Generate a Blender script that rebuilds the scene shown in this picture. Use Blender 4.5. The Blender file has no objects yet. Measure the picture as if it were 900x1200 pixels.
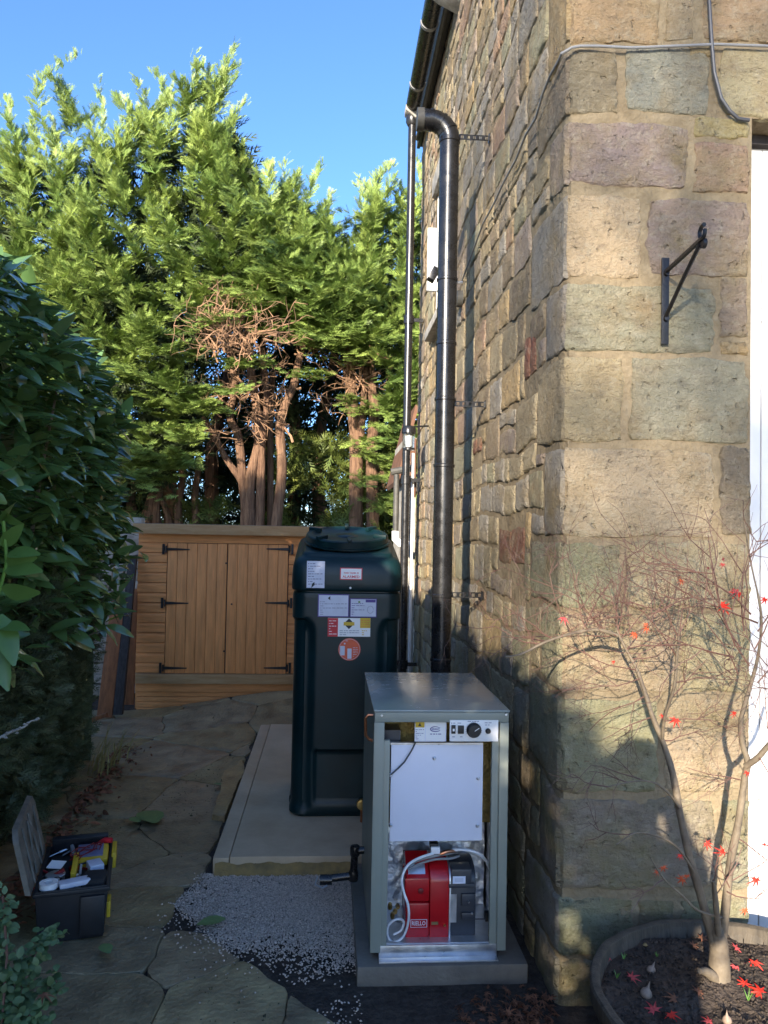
import bpy, bmesh, math, random
import numpy as np
from mathutils import Vector, Matrix, noise, Quaternion
random.seed(7); rng = np.random.default_rng(7)
PI = math.pi
sc = bpy.context.scene
col = sc.collection
# ---------------------------------------------------------------- camera
TH, PT, RL = map(math.radians, (4.0, 1.65, 1.09))
CF = Vector((math.sin(TH)*math.cos(PT), math.cos(TH)*math.cos(PT), math.sin(PT)))
_r0 = Vector((math.cos(TH), -math.sin(TH), 0)); _u0 = _r0.cross(CF)
CR = _r0*math.cos(RL) + _u0*math.sin(RL); CU = _u0*math.cos(RL) - _r0*math.sin(RL)
CC = Vector((0, 0, 1.55))
cd = bpy.data.cameras.new('camera'); cam = bpy.data.objects.new('camera', cd); col.objects.link(cam)
cd.sensor_fit = 'VERTICAL'; cd.sensor_height = 36; cd.lens = 901/1200*36
cd.clip_start = 0.05; cd.clip_end = 2000
m = Matrix((CR, CU, -CF)).transposed().to_4x4(); m.translation = CC
cam.matrix_world = m
sc.camera = cam
def at(px, py, ax, v):
    """point of the plane axis ax = v seen at photograph pixel px, py"""
    d = CF*901 + CR*(px-450) + CU*(600-py)
    return CC + d*((v-CC[ax])/d[ax])
# ---------------------------------------------------------------- world, sun, exposure
SUN_EL = math.radians(16.5); SUN_H = Vector((0.38, 0.925, 0)).normalized()
w = bpy.data.worlds.new('World'); sc.world = w; w.use_nodes = True
nt = w.node_tree; bg = nt.nodes['Background']
sky = nt.nodes.new('ShaderNodeTexSky'); sky.sky_type = 'NISHITA'; sky.sun_disc = False
sky.sun_elevation = SUN_EL
sky.sun_rotation = math.atan2(-SUN_H.x, -SUN_H.y)
sky.air_density = 0.8; sky.dust_density = 0.6; sky.ozone_density = 5.5
nt.links.new(sky.outputs[0], bg.inputs[0]); bg.inputs[1].default_value = 0.118
sl = bpy.data.lights.new('sun', 'SUN'); sl.energy = 4.0; sl.angle = math.radians(0.53); sl.color = (1, 0.885, 0.73)
so = bpy.data.objects.new('sun', sl); col.objects.link(so)
sd = Vector((SUN_H.x*math.cos(SUN_EL), SUN_H.y*math.cos(SUN_EL), -math.sin(SUN_EL)))
so.rotation_euler = sd.to_track_quat('-Z', 'Y').to_euler(); so.location = (-4, -8, 8)
sc.view_settings.view_transform = 'Standard'; sc.view_settings.look = 'None'
sc.view_settings.exposure = 1.95; sc.view_settings.gamma = 1
sc.render.engine = 'CYCLES'
# ---------------------------------------------------------------- materials
def NN(nt, t, **k):
    n = nt.nodes.new(t)
    for a, b in k.items(): setattr(n, a, b)
    return n
def mat(name, c, rough=0.6, metal=0.0, var=0.15, scale=8, bump=0.0, bscale=60, c2=None, detail=6, stretch=None, island=0, tint=False, trans=0, spec=0.5, coat=0, dist=0.01, rvar=0):
    """procedural surface: base colour broken up by noise, fine relief by bump, in world space"""
    M = bpy.data.materials.new(name); M.use_nodes = True; nt = M.node_tree; L = nt.links.new
    b = nt.nodes['Principled BSDF']
    geo = NN(nt, 'ShaderNodeNewGeometry'); mp = NN(nt, 'ShaderNodeMapping')
    L(geo.outputs['Position'], mp.inputs[0])
    if stretch: mp.inputs['Scale'].default_value = stretch
    n1 = NN(nt, 'ShaderNodeTexNoise'); n1.inputs['Scale'].default_value = scale; n1.inputs['Detail'].default_value = detail
    n1.inputs['Roughness'].default_value = 0.65
    L(mp.outputs[0], n1.inputs['Vector'])
    mr = NN(nt, 'ShaderNodeMapRange'); mr.inputs[1].default_value = 0.3; mr.inputs[2].default_value = 0.7
    L(n1.outputs['Fac'], mr.inputs[0])
    mix = NN(nt, 'ShaderNodeMix', data_type='RGBA')
    L(mr.outputs[0], mix.inputs[0])
    if c2 is None: c2 = tuple(min(1, x*(1+var*1.6)) for x in c); c1 = tuple(x*(1-var) for x in c)
    else: c1 = c
    mix.inputs[6].default_value = (*c1, 1); mix.inputs[7].default_value = (*c2, 1)
    out = mix.outputs[2]
    if tint:
        at_ = NN(nt, 'ShaderNodeAttribute', attribute_name='tint')
        mu = NN(nt, 'ShaderNodeMix', data_type='RGBA', blend_type='MULTIPLY'); mu.inputs[0].default_value = 1
        L(out, mu.inputs[6]); L(at_.outputs['Color'], mu.inputs[7]); out = mu.outputs[2]
    if island:
        hs = NN(nt, 'ShaderNodeHueSaturation'); ir = NN(nt, 'ShaderNodeMapRange')
        L(geo.outputs['Random Per Island'], ir.inputs[0]); ir.inputs[3].default_value = 1-island; ir.inputs[4].default_value = 1+island
        L(ir.outputs[0], hs.inputs['Value']); L(out, hs.inputs['Color']); out = hs.outputs[0]
    L(out, b.inputs['Base Color'])
    b.inputs['Roughness'].default_value = rough; b.inputs['Metallic'].default_value = metal
    b.inputs['Specular IOR Level'].default_value = spec
    if coat: b.inputs['Coat Weight'].default_value = coat
    if rvar:
        rr = NN(nt, 'ShaderNodeMapRange'); rr.inputs[3].default_value = max(0.02, rough-rvar); rr.inputs[4].default_value = min(1, rough+rvar)
        L(mr.outputs[0], rr.inputs[0]); L(rr.outputs[0], b.inputs['Roughness'])
    if bump:
        n2 = NN(nt, 'ShaderNodeTexNoise'); n2.inputs['Scale'].default_value = bscale; n2.inputs['Detail'].default_value = 5
        L(mp.outputs[0], n2.inputs['Vector'])
        bp = NN(nt, 'ShaderNodeBump'); bp.inputs['Strength'].default_value = bump; bp.inputs['Distance'].default_value = dist
        L(n2.outputs['Fac'], bp.inputs['Height']); L(bp.outputs[0], b.inputs['Normal'])
    if trans:
        tr = NN(nt, 'ShaderNodeBsdfTranslucent'); ms = NN(nt, 'ShaderNodeMixShader'); ms.inputs[0].default_value = trans
        L(out, tr.inputs[0]); L(b.outputs[0], ms.inputs[1]); L(tr.outputs[0], ms.inputs[2])
        L(ms.outputs[0], nt.nodes['Material Output'].inputs[0])
    return M

def stone_material():
    M = bpy.data.materials.new('sandstone'); M.use_nodes = True; nt = M.node_tree; L = nt.links.new
    b = nt.nodes['Principled BSDF']; b.inputs['Roughness'].default_value = 0.92; b.inputs['Specular IOR Level'].default_value = 0.2
    geo = NN(nt, 'ShaderNodeNewGeometry'); att = NN(nt, 'ShaderNodeAttribute', attribute_name='tint')
    def ns(scale, detail=6, rough=0.65, vec=None, w=0):
        n = NN(nt, 'ShaderNodeTexNoise'); n.inputs['Scale'].default_value = scale; n.inputs['Detail'].default_value = detail
        n.inputs['Roughness'].default_value = rough; L(vec or geo.outputs['Position'], n.inputs['Vector']); return n.outputs['Fac']
    def rng_(v, a, b_, lo=0.0, hi=1.0):
        r = NN(nt, 'ShaderNodeMapRange'); r.inputs[1].default_value = a; r.inputs[2].default_value = b_
        r.inputs[3].default_value = lo; r.inputs[4].default_value = hi; L(v, r.inputs[0]); return r.outputs[0]
    def mixc(f, a, bcol, bt='MIX'):
        x = NN(nt, 'ShaderNodeMix', data_type='RGBA', blend_type=bt); L(f, x.inputs[0]) if not isinstance(f, float) else setattr(x.inputs[0], 'default_value', f)
        L(a, x.inputs[6]) if not isinstance(a, tuple) else setattr(x.inputs[6], 'default_value', (*a, 1))
        L(bcol, x.inputs[7]) if not isinstance(bcol, tuple) else setattr(x.inputs[7], 'default_value', (*bcol, 1))
        return x.outputs[2]
    mp = NN(nt, 'ShaderNodeMapping'); L(geo.outputs['Position'], mp.inputs[0]); mp.inputs['Scale'].default_value = (1, 1, 2.2)
    c = att.outputs['Color']
    c = mixc(rng_(ns(5), 0.42, 0.62), c, (0.33, 0.25, 0.14))                 # ochre iron staining
    hs = NN(nt, 'ShaderNodeMix', data_type='RGBA'); L(rng_(ns(3.1, 4), 0.35, 0.6), hs.inputs[0]); L(att.outputs['Color'], hs.inputs[6]); L(c, hs.inputs[7]); c = hs.outputs[2]
    c = mixc(rng_(ns(9, 10, 0.75, mp.outputs[0]), 0.52, 0.7, 0, 0.7), c, (0.15, 0.12, 0.09))  # dark bedding
    c = mixc(rng_(ns(26, 10, 0.8), 0.50, 0.72, 0, 0.7), c, (0.52, 0.46, 0.33))             # pale lime bloom
    c = mixc(rng_(ns(48, 10, 0.8), 0.56, 0.7, 0, 0.85), c, (0.07, 0.055, 0.04))             # pits and soot
    # algae on the damp lower courses
    sx = NN(nt, 'ShaderNodeSeparateXYZ'); L(geo.outputs['Position'], sx.inputs[0])
    h = rng_(sx.outputs['Z'], 0.0, 1.9, 0.9, 0.0)
    al = NN(nt, 'ShaderNodeMath', operation='MULTIPLY'); L(h, al.inputs[0]); L(rng_(ns(4, 7), 0.45, 0.65, 0, 0.7), al.inputs[1])
    c = mixc(al.outputs[0], c, (0.22, 0.215, 0.07))
    L(c, b.inputs['Base Color'])
    hgt = NN(nt, 'ShaderNodeMath', operation='ADD'); L(ns(60, 8, 0.7), hgt.inputs[0]); L(ns(14, 10, 0.72, mp.outputs[0]), hgt.inputs[1])
    pit = rng_(ns(40, 3, 0.5), 0.64, 0.72, 0, 0.8); vo = NN(nt, 'ShaderNodeTexVoronoi'); vo.inputs['Scale'].default_value = 38; L(geo.outputs['Position'], vo.inputs['Vector'])
    cell = rng_(vo.outputs['Distance'], 0.0, 0.7, 0, 0.06)
    h2 = NN(nt, 'ShaderNodeMath', operation='SUBTRACT'); L(hgt.outputs[0], h2.inputs[0]); L(pit, h2.inputs[1])
    h3 = NN(nt, 'ShaderNodeMath', operation='ADD'); L(h2.outputs[0], h3.inputs[0]); L(cell, h3.inputs[1])
    bp = NN(nt, 'ShaderNodeBump'); bp.inputs['Strength'].default_value = 1.0; bp.inputs['Distance'].default_value = 0.026
    L(h3.outputs[0], bp.inputs['Height']); L(bp.outputs[0], b.inputs['Normal'])
    return M

M = {}
M['stone'] = stone_material()
M['mortar'] = mat('lime_mortar', (0.15, 0.115, 0.07), 0.95, var=0.3, scale=11, bump=1.0, bscale=50, c2=(0.27, 0.215, 0.135), detail=10, spec=0.15)
M['black'] = mat('black_plastic', (0.012, 0.012, 0.013), 0.28, var=0.2, scale=20, rvar=0.1)
M['dullblack'] = mat('weathered_black', (0.03, 0.03, 0.03), 0.6, var=0.4, scale=12, c2=(0.09, 0.085, 0.07))
M['iron'] = mat('black_iron', (0.012, 0.012, 0.014), 0.4, metal=0.3, var=0.3, scale=30, bump=0.2, bscale=90)
M['blackfoam'] = mat('dark_fabric', (0.02, 0.02, 0.02), 0.9)
M['white'] = mat('white_gloss', (0.78, 0.78, 0.77), 0.35, var=0.04, scale=6)
M['upvc'] = mat('white_door_panel', (0.62, 0.62, 0.62), 0.3, var=0.03, scale=4)
M['tank'] = mat('dark_green_plastic', (0.002, 0.016, 0.019), 0.42, var=0.25, scale=5, bump=0.05, bscale=25, rvar=0.08, spec=0.35)
M['casing'] = mat('grey_green_paint', (0.235, 0.255, 0.215), 0.38, var=0.04, scale=4, rvar=0.06)
M['casingtop'] = mat('grey_green_top_paint', (0.20, 0.235, 0.225), 0.24, var=0.08, scale=9, rvar=0.05, spec=0.7)
M['galv'] = mat('galvanised_steel', (0.55, 0.57, 0.6), 0.38, metal=0.9, var=0.15, scale=18, rvar=0.12)
M['foil'] = mat('foil_insulation', (0.85, 0.86, 0.88), 0.33, metal=0.55, var=0.1, scale=10, bump=0.7, bscale=30, dist=0.02)
M['lilac'] = mat('white_steel_cover', (0.66, 0.68, 0.78), 0.3, var=0.04, scale=3)
M['red'] = mat('red_enamel', (0.42, 0.008, 0.012), 0.25, var=0.1, scale=6)
M['motor'] = mat('dark_grey_motor', (0.035, 0.038, 0.045), 0.4, var=0.2, scale=15)
M['copper'] = mat('copper_tube', (0.5, 0.2, 0.1), 0.35, metal=0.9, var=0.3, scale=20)
M['brass'] = mat('brass', (0.6, 0.42, 0.16), 0.3, metal=1.0, var=0.2)
M['shed'] = mat('golden_brown_timber', (0.56, 0.235, 0.075), 0.7, var=0.2, scale=5, stretch=(8, 8, 0.7), bump=0.25, bscale=30)
M['shedh'] = mat('golden_brown_cladding', (0.56, 0.235, 0.075), 0.7, var=0.2, scale=5, stretch=(0.8, 8, 8), bump=0.25, bscale=30)
M['shedtop'] = mat('weathered_fascia', (0.3, 0.16, 0.06), 0.8, var=0.4, scale=5, stretch=(1, 8, 8), bump=0.3, bscale=30, c2=(0.42, 0.28, 0.14))
M['brown'] = mat('brown_stained_plank', (0.23, 0.085, 0.03), 0.75, var=0.3, scale=5, stretch=(8, 8, 0.7))
M['darkwood'] = mat('dark_old_timber', (0.035, 0.03, 0.03), 0.85, var=0.4, scale=8, stretch=(8, 8, 1))
M['concrete'] = mat('smooth_concrete', (0.33, 0.245, 0.155), 0.55, c2=(0.52, 0.41, 0.28), scale=3.0, bump=0.2, bscale=60, detail=10, rvar=0.12)
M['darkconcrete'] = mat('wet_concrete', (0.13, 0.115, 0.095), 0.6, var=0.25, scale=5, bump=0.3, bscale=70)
M['soil'] = mat('damp_soil', (0.03, 0.022, 0.017), 0.9, var=0.4, scale=18, bump=1.0, bscale=55, dist=0.02, c2=(0.085, 0.065, 0.05), spec=0.3)
M['flag'] = mat('mossy_flagstone', (0.13, 0.098, 0.06), 0.45, scale=7, bump=0.9, bscale=55, c2=(0.35, 0.27, 0.15), tint=True, detail=10, dist=0.008, rvar=0.12)
M['gravel'] = mat('limestone_chippings', (0.54, 0.44, 0.36), 0.8, var=0.1, scale=40, island=0.3)
M['bark'] = mat('red_brown_bark', (0.075, 0.035, 0.02), 0.9, var=0.4, scale=6, stretch=(5, 5, 0.6), bump=1.0, bscale=12, dist=0.03, c2=(0.24, 0.14, 0.08))
M['deadtwig'] = mat('dead_brown_twig', (0.24, 0.14, 0.08), 0.9, var=0.4, scale=4, island=0.4)
M['maplebark'] = mat('grey_brown_maple_bark', (0.085, 0.065, 0.045), 0.7, var=0.3, scale=14, c2=(0.19, 0.15, 0.10), bump=0.4, bscale=50)
M['mapletwig'] = mat('red_brown_twig', (0.085, 0.04, 0.03), 0.6, var=0.3, scale=10, c2=(0.16, 0.085, 0.06))
M['redleaf'] = mat('scarlet_maple_leaf', (0.62, 0.03, 0.015), 0.6, var=0.2, scale=30, trans=0.35, island=0.2)
M['orangeleaf'] = mat('orange_maple_leaf', (0.50, 0.09, 0.03), 0.7, var=0.2, scale=30, trans=0.3)
M['pinkleaf'] = mat('faded_red_leaf', (0.45, 0.06, 0.06), 0.7, var=0.3, scale=40, trans=0.2)
M['brownleaf'] = mat('dry_brown_leaf', (0.17, 0.07, 0.035), 0.8, var=0.4, scale=40, trans=0.15, island=0.4)
M['greenleaf'] = mat('fallen_green_leaf', (0.12, 0.21, 0.07), 0.5, var=0.15, scale=40)
M['laurel'] = mat('laurel_leaf', (0.09, 0.165, 0.055), 0.2, var=0.25, scale=7, trans=0.25, island=0.4, spec=0.7, c2=(0.12, 0.22, 0.065), coat=0.8)
M['laurellight'] = mat('young_laurel_leaf', (0.07, 0.14, 0.03), 0.3, var=0.2, scale=9, trans=0.2, island=0.3, c2=(0.10, 0.19, 0.045))
M['yew'] = mat('fine_hedge_foliage', (0.08, 0.10, 0.045), 0.6, var=0.3, scale=4, island=0.35, c2=(0.10, 0.12, 0.05), trans=0.15)
M['cypress'] = mat('cypress_foliage', (0.105, 0.18, 0.04), 0.5, scale=1.8, island=0.5, c2=(0.29, 0.37, 0.085), trans=0.2, detail=4)
M['cypressshade'] = mat('shaded_cypress_foliage', (0.02, 0.04, 0.01), 0.7, scale=1.3, island=0.3, c2=(0.05, 0.07, 0.02), trans=0.2)  # cypress green darkened: shade inside and behind the crowns put into the colour
M['bush'] = mat('bush_foliage', (0.06, 0.12, 0.02), 0.6, scale=1.6, island=0.4, c2=(0.2, 0.22, 0.05), trans=0.3)
M['hebe'] = mat('blue_green_leaf', (0.09, 0.15, 0.06), 0.5, island=0.3, trans=0.2)
M['straw'] = mat('straw_blade', (0.34, 0.29, 0.11), 0.7, island=0.5, trans=0.2)
M['drystone'] = mat('pale_rubble', (0.3, 0.28, 0.24), 0.9, var=0.35, scale=9, bump=0.6, bscale=30)
M['planter'] = mat('dark_old_oak', (0.035, 0.028, 0.02), 0.75, var=0.4, scale=6, stretch=(6, 6, 1), bump=0.4, bscale=30, c2=(0.10, 0.08, 0.055))
M['bounceground'] = mat('pale_bounce_ground', (0.45, 0.38, 0.28), 0.9, var=0.2, scale=3)  # surrounding ground made pale so it bounces sunlight into the shade
M['slate'] = mat('roof_slate', (0.06, 0.06, 0.07), 0.6, var=0.3, scale=6)
M['paper'] = mat('label_paper', (0.55, 0.57, 0.66), 0.5, var=0.06, scale=20)
M['ink'] = mat('grey_ink', (0.12, 0.12, 0.2), 0.6)
M['inkblack'] = mat('black_ink', (0.01, 0.01, 0.01), 0.5)
M['inkpurple'] = mat('purple_ink', (0.06, 0.03, 0.2), 0.5)
M['labelred'] = mat('red_label', (0.55, 0.02, 0.03), 0.5)
M['yellow'] = mat('yellow_label', (0.58, 0.38, 0.02), 0.5)
M['orange'] = mat('orange_label', (0.62, 0.1, 0.035), 0.5)
M['rubber'] = mat('grey_cable', (0.06, 0.06, 0.065), 0.45)
M['greycable'] = mat('pale_grey_cable', (0.22, 0.22, 0.22), 0.5)
M['whitecable'] = mat('white_cable', (0.7, 0.7, 0.7), 0.4)
M['boxlid'] = mat('dusty_grey_plastic', (0.16, 0.14, 0.11), 0.55, var=0.35, scale=14, bump=0.3, bscale=40)
M['skin'] = mat('skin', (0.45, 0.26, 0.18), 0.5, var=0.05)
M['coat'] = mat('navy_jacket', (0.02, 0.025, 0.05), 0.8)
M['tile'] = mat('brown_wall_tile', (0.12, 0.055, 0.03), 0.8, var=0.3, scale=6)
g = bpy.data.materials.new('window_glass'); g.use_nodes = True; b = g.node_tree.nodes['Principled BSDF']
b.inputs['Base Color'].default_value = (0.9, 0.95, 0.95, 1); b.inputs['Roughness'].default_value = 0.03; b.inputs['Transmission Weight'].default_value = 1.0
M['glass'] = g
# ---------------------------------------------------------------- building helpers
MW = {}
def link(o, parent=None):
    col.objects.link(o)
    if parent is not None: o.parent = parent
def thing(name, label, cat, loc=(0, 0, 0), rot=0.0, group=None, kind=None):
    o = bpy.data.objects.new(name, None); link(o); o.location = loc; o.rotation_euler = (0, 0, rot)
    o.empty_display_size = 0.1
    tag(o, label, cat, group, kind)
    MW[o.name] = Matrix.Translation(Vector(loc)) @ Matrix.Rotation(rot, 4, 'Z')
    return o
def tag(o, label=None, cat=None, group=None, kind=None):
    if label: o['label'] = label
    if cat: o['category'] = cat
    if group: o['group'] = group
    if kind: o['kind'] = kind
    return o
class MB:
    def __init__(s): s.v = []; s.f = []
    def add(s, vs, fs):
        n = len(s.v); s.v += [tuple(p) for p in vs]; s.f += [tuple(i+n for i in f) for f in fs]; return s
    def box(s, c, d, R=None):
        c = Vector(c); h = Vector(d)/2; vs = []
        for z in (-1, 1):
            for x, y in ((-1, -1), (1, -1), (1, 1), (-1, 1)):
                p = Vector((x*h.x, y*h.y, z*h.z)); vs.append(c + (R @ p if R else p))
        return s.add(vs, [(3, 2, 1, 0), (4, 5, 6, 7), (0, 1, 5, 4), (1, 2, 6, 5), (2, 3, 7, 6), (3, 0, 4, 7)])
    def span(s, a, b):
        a = Vector(a); b = Vector(b); return s.box((a+b)/2, [abs(q) for q in (b-a)])
    def tube(s, pts, r, n=8, cap=True):
        pts = [Vector(p) for p in pts]; k = len(pts); rr = r if isinstance(r, (list, tuple)) else [r]*k
        up = Vector((0, 0, 1)); t0 = (pts[1]-pts[0]).normalized()
        if abs(t0.z) > 0.9: up = Vector((1, 0, 0))
        a = t0.cross(up).normalized(); vs = []
        for i, p in enumerate(pts):
            t = (pts[min(i+1, k-1)]-pts[max(i-1, 0)]).normalized()
            a = (a - t*a.dot(t)); a = a.normalized() if a.length > 1e-6 else t.orthogonal().normalized()
            b = t.cross(a)
            for j in range(n):
                q = 2*PI*j/n; vs.append(p + (a*math.cos(q)+b*math.sin(q))*rr[i])
        fs = [(i*n+j, i*n+(j+1) % n, (i+1)*n+(j+1) % n, (i+1)*n+j) for i in range(k-1) for j in range(n)]
        if cap: fs += [tuple(range(n-1, -1, -1)), tuple((k-1)*n+j for j in range(n))]
        return s.add(vs, fs)
    def lathe(s, prof, c, n=24, axis='Z', sx=1, sy=1):
        c = Vector(c); vs = []
        for r, h in prof:
            for j in range(n):
                q = 2*PI*j/n; x, y = r*math.cos(q)*sx, r*math.sin(q)*sy
                vs.append(c + {'Z': Vector((x, y, h)), 'Y': Vector((x, -h, y)), 'X': Vector((h, x, y))}[axis])
        k = len(prof)
        fs = [(i*n+j, i*n+(j+1) % n, (i+1)*n+(j+1) % n, (i+1)*n+j) for i in range(k-1) for j in range(n)]
        fs += [tuple(range(n-1, -1, -1)), tuple((k-1)*n+j for j in range(n))]
        return s.add(vs, fs)
    def prism(s, poly, ext):
        ext = Vector(ext); a = [Vector(p) for p in poly]; n = len(a)
        return s.add(a + [p+ext for p in a], [tuple(range(n-1, -1, -1)), tuple(range(n, 2*n))] + [(i, (i+1) % n, n+(i+1) % n, n+i) for i in range(n)])
    def grid(s, fn, nu, nv):
        vs = [fn(i/nu, j/nv) for j in range(nv+1) for i in range(nu+1)]
        return s.add(vs, [(j*(nu+1)+i, j*(nu+1)+i+1, (j+1)*(nu+1)+i+1, (j+1)*(nu+1)+i) for j in range(nv) for i in range(nu)])
    def build(s, name, m, parent=None, bevel=0, smooth=35, fixn=True, seg=2, world=True, tintc=None):
        me = bpy.data.meshes.new(name)
        vs = s.v
        if parent is not None and world:
            inv = MW[parent.name].inverted(); vs = [inv @ Vector(p) for p in vs]
        me.from_pydata([tuple(p) for p in vs], [], s.f)
        if bevel or fixn:
            bm = bmesh.new(); bm.from_mesh(me)
            if fixn: bmesh.ops.recalc_face_normals(bm, faces=bm.faces)
            if bevel:
                es = [e for e in bm.edges if len(e.link_faces) == 2 and e.calc_face_angle(0) > 0.6]
                bmesh.ops.bevel(bm, geom=es, offset=bevel, segments=seg, profile=0.6, affect='EDGES', clamp_overlap=True)
            bm.to_mesh(me); bm.free()
        if smooth:
            me.polygons.foreach_set('use_smooth', [True]*len(me.polygons)); me.set_sharp_from_angle(angle=math.radians(smooth))
        if tintc: settint(me, tintc)
        me.materials.append(m if not isinstance(m, str) else M[m])
        o = bpy.data.objects.new(name, me); link(o, parent)
        MW[o.name] = MW[parent.name] if parent is not None else Matrix.Identity(4)
        return o
def settint(me, c):
    a = me.color_attributes.new('tint', 'FLOAT_COLOR', 'POINT')
    n = len(me.vertices)
    if isinstance(c, np.ndarray): d = np.ones((n, 4), np.float32); d[:, :3] = c
    else: d = np.tile(np.array([*c, 1], np.float32), (n, 1))
    a.data.foreach_set('color', d.ravel())
def fastmesh(name, V, F, m, parent=None, smooth=False, tint=None):
    """V (n,3) array, F (k,4) or (k,3) array"""
    V = np.asarray(V, np.float64)
    if parent is not None:
        inv = np.array(MW[parent.name].inverted()); V = V @ inv[:3, :3].T + inv[:3, 3]
    me = bpy.data.meshes.new(name); k, q = F.shape
    me.vertices.add(len(V)); me.vertices.foreach_set('co', V.astype(np.float32).ravel())
    me.loops.add(k*q); me.loops.foreach_set('vertex_index', F.astype(np.int32).ravel())
    me.polygons.add(k); me.polygons.foreach_set('loop_start', np.arange(0, k*q, q, dtype=np.int32))
    if smooth: me.polygons.foreach_set('use_smooth', np.ones(k, bool))
    me.update(calc_edges=True)
    if tint is not None: settint(me, tint)
    me.materials.append(M[m] if isinstance(m, str) else m)
    o = bpy.data.objects.new(name, me); link(o, parent)
    MW[o.name] = MW[parent.name] if parent is not None else Matrix.Identity(4)
    return o
def scatter(TV, TF, P, X, Y, Z, S):
    """copies of a template: rows of P are places, X/Y/Z unit axes (n,3), S sizes"""
    TV = np.asarray(TV); n = len(P); k = len(TV)
    W = P[:, None, :] + S[:, None, None]*(TV[None, :, 0:1]*X[:, None, :] + TV[None, :, 1:2]*Y[:, None, :] + TV[None, :, 2:3]*Z[:, None, :])
    F = (np.asarray(TF)[None] + (np.arange(n)*k)[:, None, None])
    return W.reshape(-1, 3), F.reshape(-1, np.asarray(TF).shape[1])
def unit(a): return a/np.maximum(1e-9, np.linalg.norm(a, axis=-1, keepdims=True))
def frames(d, up):
    """axes with X along d and Z near up"""
    X = unit(d); Y = unit(np.cross(up, X)); return X, Y, np.cross(X, Y)
def text(name, s, size, o, U, V, m, parent, depth=0.0006, align='CENTER', sx=1.0):
    """flat lettering: origin o, reading direction U, up V"""
    cu = bpy.data.curves.new('t', 'FONT'); cu.body = s; cu.size = size; cu.align_x = align; cu.align_y = 'CENTER'; cu.resolution_u = 2
    cu.offset = size*0.02
    t = bpy.data.objects.new('t', cu); col.objects.link(t)
    dg = bpy.context.evaluated_depsgraph_get(); me = bpy.data.meshes.new_from_object(t.evaluated_get(dg))
    bpy.data.objects.remove(t); bpy.data.curves.remove(cu)
    U = Vector(U).normalized(); V = Vector(V).normalized(); N = U.cross(V); o = Vector(o)
    inv = MW[parent.name].inverted()
    for v in me.vertices: v.co = inv @ (o + U*v.co.x*sx + V*v.co.y + N*depth)
    me.name = name; me.materials.clear(); me.materials.append(M[m])
    ob = bpy.data.objects.new(name, me); link(ob, parent); MW[ob.name] = MW[parent.name]
    return ob
def fr_(x, y, z, o=5): return noise.fractal(Vector((x, y, z)), 0.35, 2.1, o)
def fb(x, y, z, o=4): return noise.fractal(Vector((x, y, z)), 0.8, 2.0, o)
def sstep(a, b, x):
    t = min(1, max(0, (x-a)/(b-a))); return t*t*(3-2*t)
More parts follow.
